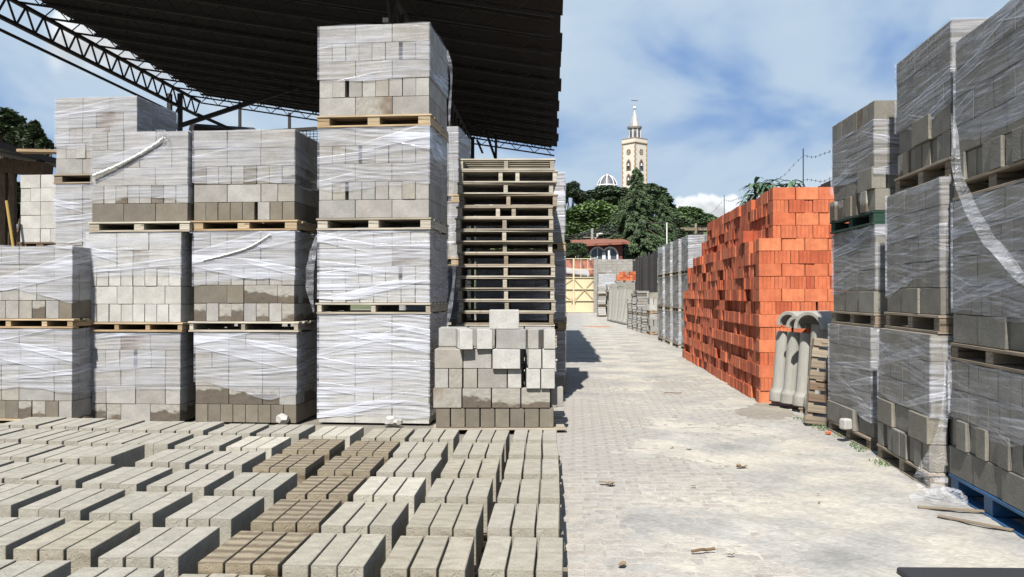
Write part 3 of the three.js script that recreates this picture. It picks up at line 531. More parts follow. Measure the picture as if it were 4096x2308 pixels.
// ---------- blocks set out to dry in the foreground, in threes ----------
{
  const H = 1.05, top = CH - H, w = 0.1055, L = 0.462, hb = 0.19, q = RNG(717), turn = -rad(2.4), place = ['left', 'middle', 'right'];
  const xl = [-0.1285, -0.481, -0.847, -1.181, -1.573, -1.965, -2.33, -2.70, -3.03, -3.37, -3.72, -4.07], st = [0, 0.013, 0.05, 0.09, 0.17, 0.262, 0.33, 0.42, 0.46, 0.54, 0.62, 0.70];
  const kindOf = (c, r) => {
    if (c === 3 && r >= 0 && r <= 4 || c === 4 && r >= 3 && r <= 4) return 'brown';
    if (c === 2 && r === 2 || c === 4 && r === 5 || c === 5 && r === 4) return 'white';
    if (c === 1 && r <= 1 || c === 5 && r === 0 || c === 3 && r === 5 || c === 1 && r === 3 || c === 3 && r === -1) return 'stain';
    return c >= 4 ? 'grey' : 'plain';
  };
  const nameOf = { brown: 'brown-banded', white: 'whitish', stain: 'stained', grey: 'grey', plain: 'beige' }, mats = { brown: M.slabBrown, white: M.slabWhite, stain: M.slabStain, grey: M.slabGrey, plain: M.slab };
  const geos = [0, 1, 2, 3, 4].map(k => bevelBox(w - 0.003, hb, L, 0.0035, k * 0.117, k * 0.09));
  for (let c = 0; c < 12; c++) for (let r = -1; r < 6; r++) {
    const drift = 0.044 * (0.575 * r), z = (3.221 + 0.575 * r + st[c] + (q() - 0.5) * 0.02) * H, x0 = (xl[c] + drift + (q() - 0.5) * 0.015) * H, jt = turn + (q() - 0.5) * 0.03;
    if ((x0 + 0.33) / z < -0.64) continue;                    // outside the view on the left
    const kind = kindOf(c, r), two = c === 7 && r === 3, gaps = q() * 0.006;
    const lay = new THREE.Group(); lay.position.set(x0, 0, -z); lay.rotation.y = jt; lay.updateMatrix();
    for (let b = 0; b < 3; b++) {
      if (two && b === 2) continue;
      const m = solo('hollow_block', geos[Math.floor(q() * 5)], pick(mats[kind], q), `${nameOf[kind]} block, ${place[b]} of three, ${ordinal(c + 1)} group from the driveway, ${ordinal(r + 2)} row from camera`, 'concrete block', null, 0, 'blocks set out in threes in the foreground');
      const p = V3(b * (w + 0.0015 + gaps) + w / 2, top - hb / 2 + (q() - 0.5) * 0.004 + (c === 7 && r === 3 ? 0.02 : 0), -L / 2 - (q() - 0.5) * 0.018).applyMatrix4(lay.matrix);
      m.position.copy(p); m.rotation.y = jt + (q() - 0.5) * 0.012;
    }
  }
  // pallets that carry them
  let n = 0;
  for (let c = 0; c < 12; c += 3) for (let r = -1; r < 7; r += 2) {
    const drift = 0.044 * 0.587 * r, z = (3.221 + 0.575 * r + (st[c] + st[Math.min(11, c + 2)]) / 2) * H - 0.03, x = (xl[Math.min(11, c + 2)] + drift) * H - 0.02;
    if ((x + 1.2) / (z + 1.2) < -0.64) continue;
    pallet(`low pallet under drying blocks, ${ordinal(c / 3 + 1)} from the driveway, ${ordinal((r + 3) / 2)} from the camera`, x, 0, z, 2.4, { w: 1.12, d: r === 5 ? 0.5 : 1.14, h: top - hb - 0.004, mats: M.greywood, seed: 800 + n++, pw: 0.08, nb: 6, t: 0.018, group: 'pallets under the foreground blocks' });
  }
}
// ---------- the tall stack of orange clay bricks ----------
{
  const q = RNG(919), lh = 0.157, nC = 17, th = rad(4.3), X0 = 3.05, Z0 = 10.95;
  const frame = new THREE.Matrix4().makeRotationY(-th).setPosition(X0, 0, -Z0);
  // ridged brick: grooves run up its faces; profile in plan
  const ridged = (w, d, n, k) => {
    const s = new THREE.Shape(), g = 0.006, pts = []; const side = (ax, ay, bx, by, nn) => { const L = Math.hypot(bx - ax, by - ay), dx = (bx - ax) / L, dy = (by - ay) / L, nx = dy, ny = -dx; pts.push([ax, ay]); for (let i = 1; i <= nn; i++) { const c = L * i / (nn + 1), h = 0.005; for (const [t, o] of [[c - h, 0], [c - h * 0.5, -g], [c + h * 0.5, -g], [c + h, 0]]) pts.push([ax + dx * t + nx * o, ay + dy * t + ny * o]); } };
    side(0, 0, w, 0, n); side(w, 0, w, d, 2); side(w, d, 0, d, 0); side(0, d, 0, 0, 2);
    pts.forEach(([x, y], i) => i ? s.lineTo(x, y) : s.moveTo(x, y));
    const e = new THREE.ExtrudeGeometry(s, { depth: lh - 0.002, bevelEnabled: false }); e.rotateX(-Math.PI / 2); // shape y -> depth away
    const uv = e.attributes.uv; for (let i = 0; i < uv.count; i++) uv.setXY(i, uv.getX(i) + k * 0.13, uv.getY(i) + k * 0.29); return e;
  };
  const plain = (w, d, k) => { const b = bevelBox(w, lh - 0.002, d, 0.004, k * 0.13, k * 0.2); b.translate(w / 2, (lh - 0.002) / 2, -d / 2); return b; };
  const geo = { S: [0, 1, 2].map(k => plain(0.272, 0.19, k)), H: [0, 1, 2].map(k => ridged(0.186, 0.272, 3, k)), N: [0, 1].map(k => ridged(0.092, 0.272, 1, k)),
    LS: [0, 1, 2].map(k => ridged(0.272, 0.186, 3, k)), LN: [0, 1, 2].map(k => ridged(0.272, 0.092, 1, k)) };
  const all = [];
  for (let c = 0; c < nC; c++) {
    const fromTop = nC - c, back = c >= 13 ? 0.17 : c >= 9 ? 0.0 : 0.015 * (c % 2), len = c >= 15 ? 5.65 : c >= 12 ? 6.4 : c >= 9 ? 7.2 : 7.9, y = c * lh;
    // front
    let x = back, i = 0; while (x < back + 1.55) {
      const isS = c % 2 === 0, t = isS ? 'S' : (q() < 0.25 ? 'N' : 'H'), w = t === 'S' ? 0.276 : t === 'H' ? 0.19 : 0.096;
      all.push({ g: pick(geo[t], q), x: x + rr(0, 0.003, q), y, z: rr(-0.006, 0.010, q), r: rr(-0.012, 0.012, q), m: isS ? pick([0, 1, 4, 5, 4], q) : pick([0, 1, 2, 3, 5, 5, 6], q), lab: `orange clay brick facing the pipes, ${ordinal(++i)} from left, ${ordinal(fromTop)} course from top`, near: 10 - x });
      x += w + rr(0, 0.006, q) + (q() < 0.10 ? 0.02 : 0);
    }
    // driveway side
    let d = c % 2 ? 0.274 : 0.192; i = 0; let run = 0, off = 0;
    while (d < len) {
      if (run-- <= 0) { run = 1 + Math.floor(q() * 4); off = q() < 0.14 ? rr(0.02, 0.055, q) : rr(-0.010, 0.016, q); }
      const t = q() < 0.6 ? 'LN' : 'LS', w = t === 'LN' ? 0.094 : 0.188;
      const proud = c === 13 && d > 0.8 && d < 1.1 ? -0.2 : 0;
      all.push({ g: pick(geo[t], q), x: back + off + proud + rr(-0.008, 0.008, q) + (c < 9 ? 0.0 : 0.01), y, z: -d, r: rr(-0.05, 0.05, q), m: pick([0, 1, 2, 2, 3, 5, 6], q), lab: `orange clay brick on the driveway side, ${ordinal(++i)} from near corner, ${ordinal(fromTop)} course from top`, near: 6 - d });
      d += w + rr(0, 0.006, q);
    }
  }
  all.sort((a, b) => b.near - a.near);
  const o = new THREE.Object3D(), rest = M.clay.map(() => []);
  all.forEach((b, i) => {
    o.position.set(b.x, b.y, b.z); o.rotation.set(0, b.r, 0); o.updateMatrix(); const m4 = frame.clone().multiply(o.matrix);
    if (i < 300) { const m = solo('clay_brick', b.g, M.clay[b.m], b.lab, 'brick', null, 0, 'clay bricks in the tall orange stack'); m4.decompose(m.position, m.quaternion, m.scale); }
    else rest[b.m].push([b.g, m4]);
  });
  // remaining bricks of the same stack, with the courses inside and on top
  const g = new THREE.Group(); g.name = 'clay_bricks'; g.userData = { kind: 'stuff', label: 'remaining orange clay bricks of the tall stack towards its far end', category: 'bricks' }; scene.add(g);
  for (let c = 8; c < nC; c += 8) for (let d = 0.3; d < 5.4; d += 0.28) for (let x = 0.55; x < 1.9; x += 0.195) { o.position.set(x, c * lh, -d); o.rotation.set(0, 0, 0); o.updateMatrix(); rest[Math.floor(q() * 6)].push([geo.H[0], frame.clone().multiply(o.matrix)]); }
  rest.forEach((l, k) => { if (!l.length) return; const j = new Join(); for (const [gg, m4] of l) j.add(gg, m4); const p = part('bricks', j.geo(), M.clay[k], g); p.userData.kind = 'stuff'; });
}
// ---------- concrete pipes, channels and the pallet leaning there ----------
{
  const bell = (r, len, k) => new THREE.LatheGeometry([[r * 0.78, 0], [r * 1.32, 0], [r * 1.34, 0.015], [r * 1.34, 0.10], [r * 1.28, 0.125], [r * 1.0, 0.175], [r, len - 0.01], [r * 0.98, len], [r * 0.8, len], [r * 0.78, len - 0.02], [r * 0.78, 0]].map(([x, y]) => new THREE.Vector2(x, y)), 28);
  const fixuv = (g, k) => { const uv = g.attributes.uv; for (let i = 0; i < uv.count; i++) uv.setXY(i, uv.getX(i) * 0.7 + k, uv.getY(i)); return g; };
  const pal = [3.0, 10.62]; pallet('grey pallet under the upright concrete pipes', 3.26, 0, 10.05, 14, { w: 1.2, d: 0.8, h: 0.06, mats: M.greywood, seed: 951, t: 0.018 });
  [[1957, 1006, 10.62, 'leftmost', 0], [1985, 1020, 10.4, 'middle', 1], [2017, 1034, 10.16, 'rightmost', 0]].forEach(([px, py, z, w, k]) => {
    const p = at(px, py, z); p.y = 0.062; const m = solo('concrete_pipe', fixuv(bell(0.078, 0.845, k), k * 0.3), M.pipe[k], `${w} of the three upright concrete pipes leaning by the orange bricks`, 'pipe', p, 0, 'upright concrete pipes'); m.rotation.set(-0.02, 0, -0.085);
  });
  { const p = at(2052, 1030, 9.95); p.y = 0.062; const m = solo('concrete_pipe', fixuv(bell(0.10, 0.95, 0), 0.7), M.pipe[1], 'upright concrete pipe standing behind the leaning pallet', 'pipe', p); m.rotation.z = -0.06; }
  const half = (r, t, len) => { const s = new THREE.Shape(); s.absarc(0, 0, r, 0, Math.PI, false); s.lineTo(-r + t, 0); s.absarc(0, 0, r - t, Math.PI, 0, true); s.lineTo(r, 0); const g = new THREE.ExtrudeGeometry(s, { depth: len, bevelEnabled: true, bevelSize: 0.006, bevelThickness: 0.006, bevelSegments: 2, curveSegments: 24 }); return g; };
  [[1983, 818, 10.35, 'left', 0.155, 0.75], [2003, 824, 10.16, 'short middle', 0.13, 0.75], [2034, 827, 9.85, 'right', 0.185, 1.0]].forEach(([px, py, z, w, r, len], i) => {
    const p = at(px, py, z); const m = solo('concrete_channel', half(r, 0.03, len), M.pipe[i % 2], `${w} half-round concrete channel lying across the upright pipes`, 'channel', p, 0, 'half-round channels on the pipes');
    m.rotation.y = rad(180 - 54);                              // its length runs right and away
  });
  // weathered pallet standing on end
  const g = pallet('weathered wooden pallet standing on end beside the concrete pipes', 0, 0, 0, 0, { w: 0.98, d: 0.88, h: 0.13, mats: M.greywood.concat(M.darkwood[1]), seed: 960, nb: 8, pw: 0.06, bottom: 3 });
  const m = new THREE.Matrix4().makeRotationY(rad(-6)).multiply(new THREE.Matrix4().makeRotationZ(rad(-6.5))).multiply(new THREE.Matrix4().makeRotationX(rad(-5))).multiply(new THREE.Matrix4().makeBasis(V3(1, 0, 0), V3(0, 0, 1), V3(0, -1, 0)));
  g.quaternion.setFromRotationMatrix(m); const p = at(2020, 1068, 9.2); g.position.set(p.x, 0.02, p.z);
}
// ---------- loose film: ropes, tails and flaps ----------
function ribbon(pts, width, seed, twist = 0, n = 70, m = 8) {   // a crumpled strip of film hung along a curve
  const cv = new THREE.CatmullRomCurve3(pts), pos = [], uv = [], idx = [];
  for (let i = 0; i <= n; i++) {
    const t = i / n, p = cv.getPoint(t), w = typeof width === 'function' ? width(t) : width, a = twist * t + 0.5 * (vn(t * 9, seed, 1 << 16, 1 << 16, seed) - 0.5);
    for (let j = 0; j <= m; j++) {
      const s = j / m - 0.5, cr = 0.12 * w * (vn(t * 16, j * 1.3, 1 << 16, 1 << 16, seed + 2) - 0.5) + 0.22 * w * Math.cos(j * 2.2 + 3 * vn(t * 7, seed, 1 << 16, 1 << 16, 9)) * 0.5;
      pos.push(p.x + s * w * Math.cos(a) - cr * Math.sin(a), p.y + 0.02 * (vn(t * 20, j * 2, 1 << 16, 1 << 16, seed + 4) - 0.5), p.z + s * w * Math.sin(a) + cr * Math.cos(a)); uv.push(s * w * 2 + seed, t * 2.2);
    }
  }
  for (let i = 0; i < n; i++) for (let j = 0; j < m; j++) { const a = i * (m + 1) + j, b = a + m + 1; idx.push(a, b, a + 1, b, b + 1, a + 1); }
  const g = new THREE.BufferGeometry(); g.setAttribute('position', new THREE.Float32BufferAttribute(pos, 3)); g.setAttribute('uv', new THREE.Float32BufferAttribute(uv, 2)); g.setIndex(idx); g.computeVertexNormals(); return g;
}
const filmTail = (label, pts, w, seed, tw, name = 'film_tail') => { const m = solo(name, ribbon(pts, w, seed, tw), M.filmLoose, label, 'plastic film'); return m; };
filmTail('long twisted film tail hanging down the right side of the tall tower', [at(1125, 130, 9.55), at(1135, 180, 9.5), at(1130, 300, 9.45), at(1138, 430, 9.4), at(1131, 560, 9.35), at(1142, 690, 9.3), at(1128, 800, 9.25), at(1118, 870, 9.2)], t => 0.035 + 0.03 * Math.sin(t * 17) ** 2, 3, 5);
filmTail('loose film flap bulging from the left edge of the tall tower', [at(796, 590, 9.25), at(786, 640, 9.22), at(779, 690, 9.2), at(781, 740, 9.2), at(789, 785, 9.22)], t => 0.015 + 0.085 * Math.sin(Math.PI * t), 5, 0.3, 'film_flap');
filmTail('clear film tail trailing across the nearest right stack', [at(2398, 285, 5.75), at(2404, 340, 5.72), at(2408, 420, 5.7), at(2432, 500, 5.55), at(2475, 580, 5.35), at(2520, 640, 5.1), at(2580, 705, 4.85), at(2640, 740, 4.6)], t => 0.035 + 0.055 * sstep(0, 0.6, t), 7, 0.6);
filmTail('crumpled film hanging at the corner of the middle right stack', [at(2382, 870, 5.9), at(2384, 960, 5.85), at(2376, 1040, 5.8), at(2358, 1130, 5.78), at(2340, 1195, 5.78), at(2350, 1225, 5.76), at(2390, 1262, 5.7)], t => 0.05 + 0.16 * sstep(0.35, 0.75, t), 9, 0.8);
{ // heap of film on the ground
  const g = new THREE.IcosahedronGeometry(1, 5), p = g.attributes.position;
  for (let i = 0; i < p.count; i++) { const x = p.getX(i), y = p.getY(i), z = p.getZ(i), k = 0.6 + 0.9 * vn(x * 3 + 9, z * 3 + y * 2 + 9, 1 << 16, 1 << 16, 33) + 0.25 * (vn(x * 9 + 20, z * 9 + 20, 1 << 16, 1 << 16, 35) - 0.5); p.setXYZ(i, x * k * 0.15, Math.max(0, (y + 0.3) * 0.07 * k), z * k * 0.13); }
  g.computeVertexNormals(); solo('film_heap', g, M.filmLoose, 'crumpled heap of clear film on the dusty paving by the blue pallet', 'plastic film', at(2375, 1262, 5.72).setY(0.012));
}
const rope = (label, pts, r, seed) => { const cv = new THREE.CatmullRomCurve3(pts), g = new THREE.TubeGeometry(cv, 60, r, 8, false), p = g.attributes.position; for (let i = 0; i < p.count; i++) { p.setXYZ(i, p.getX(i) + (vn(i * 0.37, seed, 1 << 16, 1 << 16, 3) - 0.5) * r * 0.7, p.getY(i) + (vn(i * 0.29, seed + 5, 1 << 16, 1 << 16, 4) - 0.5) * r * 0.7, p.getZ(i)); } g.computeVertexNormals(); solo('film_rope', g, std(C(0.62, 0.62, 0.60), { roughness: 0.35 }), label, 'plastic film'); };
rope('twisted film rope slanting over the top load of the second stack', [at(232, 442, 9.36), at(290, 418, 9.345), at(345, 390, 9.325), at(390, 362, 9.305), at(412, 345, 9.29)], 0.016, 3);
rope('thin film rope slanting over the middle load left of tower', [at(510, 655, 9.335), at(570, 640, 9.305), at(630, 620, 9.275), at(680, 590, 9.25)], 0.009, 5);
filmTail('crumpled knot of film atop the second stack', [at(398, 326, 9.28), at(412, 330, 9.26), at(420, 345, 9.26), at(408, 362, 9.27)], t => 0.10 - 0.04 * t, 15, 1.5, 'film_knot');

// ---------- clutter along the right of the driveway, far off ----------
{
  const q = RNG(1313);
  // kerb slabs stacked with gaps
  [[1580, 34.5, 12], [1592, 33.0, 14], [1604, 31.8, 15], [1615, 30.6, 9], [1603, 36.5, 11]].forEach(([px, z, n], k) => {
    const x = (px - CX) * z / F, g = thing('paver_stack', ['leftmost low', 'second', 'third and tallest', 'low front', 'rearmost'][k] + ' stack of grey paving slabs beside the far driveway', 'slab stack', V3(x, 0, -z), -rad(4), 'slab stacks along the far driveway');
    for (let i = 0; i < n; i++) part('slab', bb(0.42, 0.085, 0.75, 0.006, i % 4), pick(i % 7 === 6 ? M.damp : M.conc, q), g, 0.21 + rr(-0.025, 0.025, q), 0.05 + i * 0.098, -0.375 + rr(-0.03, 0.03, q));
  });
  // upright pipes
  for (let i = 0; i < 6; i++) { const z = 44 - i * 1.0, x = (1540 + i * 7.0 - CX) * z / F, g = new THREE.LatheGeometry([[0.1, 0], [0.24, 0], [0.24, 0.12], [0.2, 0.2], [0.19, 1.55], [0.12, 1.55], [0.1, 0]].map(a => new THREE.Vector2(...a)), 20); const m = solo('far_concrete_pipe', g, M.pipe[i % 2], `${ordinal(i + 1)} from left of the upright pipes far along the driveway`, 'pipe', V3(x, 0, -z), 0, 'upright pipes far along the driveway'); m.rotation.z = -0.02 - i * 0.025; }
  // channels piled on pallets behind them
  for (let i = 0; i < 4; i++) { const g = new Join().box(0.9, 0.06, 0.3, 0, 0, 0).box(0.9, 0.2, 0.05, 0, 0.1, 0.13).geo(); const z = 45, p = at(1556 + (i % 2) * 16, 733 - 10 * Math.floor(i / 2), z); const m = solo('concrete_trough', g, M.pipe[i % 2], `${['lower left', 'lower right', 'upper left', 'upper right'][i]} concrete trough piled above the far upright pipes`, 'trough', p, 0.3); m.rotation.z = rr(-0.2, 0.2, q); }
  { const s = solo('timber_rack', new Join().box(1.6, 0.08, 0.8, 0, 1.5, 0).box(0.08, 1.5, 0.08, -0.7, 0.75, 0).box(0.08, 1.5, 0.08, 0.7, 0.75, 0).box(0.08, 1.5, 0.08, 0.7, 0.75, -0.3).geo(), M.greywood[0], 'timber rack that carries the concrete troughs behind the far pipes', 'rack', at(1564, 800, 45.3).setY(0)); }
  // concrete posts on pallets against the block wall
  [[1503, 52], [1506, 53.6]].forEach(([px, z], k) => {
    const x = (px - CX) * z / F; let y = 0;
    for (let l = 0; l < 3; l++) {
      pallet(`${['bottom', 'middle', 'top'][l]} pallet of posts in the ${k ? 'rear' : 'front'} pile right of gate`, x, y, z, 2, { w: 1.1, d: 0.9, h: 0.1, mats: M.greywood, seed: 1400 + l + k * 9, nb: 4, bottom: 2 }); y += 0.101;
      const g = thing('post_bundle', `${['bottom', 'middle', 'top'][l]} bundle of concrete posts in the ${k ? 'rear' : 'front'} pile right of gate`, 'posts', V3(x, y, -z), -rad(2), 'post bundles right of the gate');
      for (let r2 = 0; r2 < 4; r2++) for (let c = 0; c < 2; c++) part('post', bb(0.46, 0.12, 0.8, 0.01, r2), pick(M.pale.concat(M.pipe), q), g, 0.28 + c * 0.54 + rr(-0.02, 0.02, q), 0.065 + r2 * 0.13, -0.45);
      y += 0.54;
    }
  });
  { const z = 49, x = (1524 - CX) * z / F; load('white film-wrapped blocks against the grey wall right of the gate', { x, z: z + 4, y: 1.6, w: 1.0, d: 1, film: [0, 5, 2], tones: M.pale, faces: 'FL', full: true }); pallet('pallet under the white wrapped blocks by the grey wall', x, 1.49, z + 4, 0, { seed: 1450, w: 1.0, h: 0.1 }); load('bare grey blocks under the white wrapped load by the grey wall', { x, z: z + 4, y: 0, w: 1.0, d: 1, layers: 'SHSHSHSH', lh: 0.186, faces: 'FL', name: 'block_stack' }); }
  { // bricks on a pallet pile by the wall
    const z = 50, x = (1552 - CX) * z / F; let y = 0;
    for (let l = 0; l < 3; l++) { const g = thing('block_layer', `${['bottom', 'middle', 'top'][l]} layer of grey blocks under the far orange brick pile`, 'block stack', V3(x, y + 0.1, -z), 0, 'block layers under the far brick pile'); for (let c = 0; c < 4; c++) for (let r2 = 0; r2 < 3; r2++) part('concrete_block', bb(0.25, 0.185, 0.4, 0.006, c), pick(M.conc, q), g, 0.13 + c * 0.255, 0.093 + r2 * 0.187, -0.2); pallet(`pallet under the ${['bottom', 'middle', 'top'][l]} block layer below the far bricks`, x - 0.03, y, z, 0, { seed: 1470 + l, w: 1.08, d: 0.9, h: 0.098, mats: M.palewood, nb: 4 }); y += 0.67; }
    const g = thing('far_brick_pile', 'small pile of orange bricks on a pallet beside the dark fence', 'brick pile', V3(x, y + 0.1, -z)); pallet('topmost pallet under the small far brick pile', x - 0.03, y, z, 0, { seed: 1480, w: 1.08, d: 0.9, h: 0.098, mats: M.palewood, nb: 4 });
    for (let c = 0; c < 6; c++) for (let r2 = 0; r2 < 3 - (c % 3 === 0 ? 1 : 0); r2++) part('brick', bb(0.175, 0.17, 0.28, 0.004, c), pick(M.clay, q), g, 0.09 + c * 0.18, 0.086 + r2 * 0.172, -0.15 + rr(-0.03, 0.03, q));
  }
}
// ---------- dark fence and barbed wire on the right ----------
{
  const g = thing('panel_fence', 'tall dark corrugated panel fence running behind the right-hand stacks', 'fence', V3(0, 0, 0)), q = RNG(1515);
  const fx = z => 6.35 - 0.077 * (36 - z), fh = z => lerp(2.86, 3.6, (z - 11) / 47), z0 = 11, z1 = 60, step = 0.7, n = Math.round((z1 - z0) / step);
  for (let i = 0; i < n; i++) {
    const a = z0 + i * step, h = fh(a) + rr(-0.10, 0.10, q), s = new THREE.Shape(), m = 10; for (let k = 0; k <= m; k++) { const p = [k / m * step, (k % 2 ? 0.028 : 0)]; k ? s.lineTo(...p) : s.moveTo(...p); } for (let k = m; k >= 0; k--) s.lineTo(k / m * step, (k % 2 ? 0.028 : 0) + 0.008);
    const e = new THREE.ExtrudeGeometry(s, { depth: h, bevelEnabled: false }); e.rotateX(-Math.PI / 2); const pn = part('panel', e, pick(M.darkFences, q), g, fx(a), 0, -a); pn.rotation.y = Math.PI / 2 - Math.atan(0.077);
    if (i % 4 === 0) part('post', bb(0.08, h + 0.1, 0.08, 0.004), M.darkFence, g, fx(a) + 0.1, (h + 0.1) / 2, -a);
  }
  const w = thing('barbed_wire', 'two slack strands of barbed wire on thin posts above the dark fence', 'barbed wire', V3(0, 0, 0)), zs = [11.2, 14.2, 18, 22, 27, 33];
  for (const z of zs) part('wire_post', new THREE.CylinderGeometry(0.009, 0.009, 0.95, 8), M.steel, w, fx(z), fh(z) + 0.3, -z);
  for (const lv of [0.28, 0.66]) for (let i = 0; i < zs.length - 1; i++) {
    const a = zs[i], b = zs[i + 1], pts = []; for (let k = 0; k <= 8; k++) { const t = k / 8, z = lerp(a, b, t); pts.push(V3(fx(z), fh(z) + lv - 0.16 * Math.sin(Math.PI * t) + 0.015 * Math.sin(t * 14 + lv * 9), -z)); }
    const cv = new THREE.CatmullRomCurve3(pts), j = new Join().add(new THREE.TubeGeometry(cv, 40, 0.0025, 4)); for (let k = 1; k < 12; k++) { const p = cv.getPoint(k / 12); for (const s of [1, -1]) j.bar(p.clone().add(V3(0, -0.018, s * 0.016)), p.clone().add(V3(0, 0.018, -s * 0.016)), 0.0035); }
    part('wire', j.geo(), M.steel, w);
  }
}
// ---------- gate and wall at the end ----------
{
  const z = 64, g = thing('yard_gate', 'tall cream-yellow sheet metal gate at the end of the driveway', 'gate', V3(0, 0, 0)), X = px => (px - CX) * z / F, Y = py => CH + (HZ - py) * z / F;
  const xs = [X(1352), X(1443), X(1497)];
  for (let k = 0; k < 2; k++) {
    const a = xs[k] + 0.02, b = xs[k + 1] - 0.02, w = b - a;
    for (let r2 = 0; r2 < 3; r2++) {
      const y0 = 0.06 + r2 * 0.83, s = new THREE.Shape(), m = Math.round(w / 0.06); for (let i = 0; i <= m; i++) { const p = [i / m * w, i % 2 ? 0.022 : 0]; i ? s.lineTo(...p) : s.moveTo(...p); } for (let i = m; i >= 0; i--) s.lineTo(i / m * w, (i % 2 ? 0.022 : 0) - 0.01);
      const e = new THREE.ExtrudeGeometry(s, { depth: 0.80, bevelEnabled: false }); e.rotateX(-Math.PI / 2); part('sheet_panel', e, M.gate, g, a, y0, -z);
      part('rail', bb(w, 0.06, 0.07, 0.004), M.gate, g, (a + b) / 2, y0 - 0.005, -z + 0.07);
    }
    for (const x of [a, b]) part('stile', bb(0.07, 3.9, 0.08, 0.005), M.gate, g, x, 1.97, -z + 0.06);
    for (const y of [2.55, 3.15, 3.9]) part('rail', bb(w, 0.05, 0.06, 0.004), M.gate, g, (a + b) / 2, y, -z + 0.06);
    for (let i = 1; i < 3; i++) part('bar', bb(0.04, 1.3, 0.04, 0.003), M.gate, g, lerp(a, b, i / 3), 3.22, -z + 0.06);
    for (const s of [0, 1]) part('diagonal_brace', new Join().bar(V3(s ? a : b, 0.86, -z + 0.09), V3(s ? b : a, 2.5, -z + 0.09), 0.035).geo(), M.gateDark, g);
    part('bolt', bb(0.05, 0.3, 0.05, 0.003), M.gateDark, g, k ? a + 0.1 : b - 0.1, 0.9, -z + 0.12);
  }
  // grey block wall right of it, block by block
  const wl = thing('block_wall', 'grey concrete block wall to the right of the yellow gate', 'wall', V3(0, 0, 0)), q = RNG(1616), wx0 = X(1499), nC = 20, nB = 9;
  for (let c = 0; c < nC; c++) for (let i = 0; i < nB; i++) part('concrete_block', bb(0.385, 0.186, 0.16, 0.006, i % 4), pick(q() < 0.3 ? M.damp.concat(M.conc) : M.conc, q), wl, wx0 + 0.2 + i * 0.395 + (c % 2 ? 0.0 : -0.1), 0.1 + c * 0.193, -z + rr(-0.006, 0.006, q));
  part('mortar', new THREE.BoxGeometry(nB * 0.395 + 0.02, nC * 0.193, 0.12), M.damp[0], wl, wx0 + 0.15 + nB * 0.395 / 2 - 0.15, nC * 0.193 / 2, -z);
  part('pier', bb(0.3, 4.0, 0.3, 0.01), M.conc[2], wl, wx0 - 0.02, 2.0, -z);
}
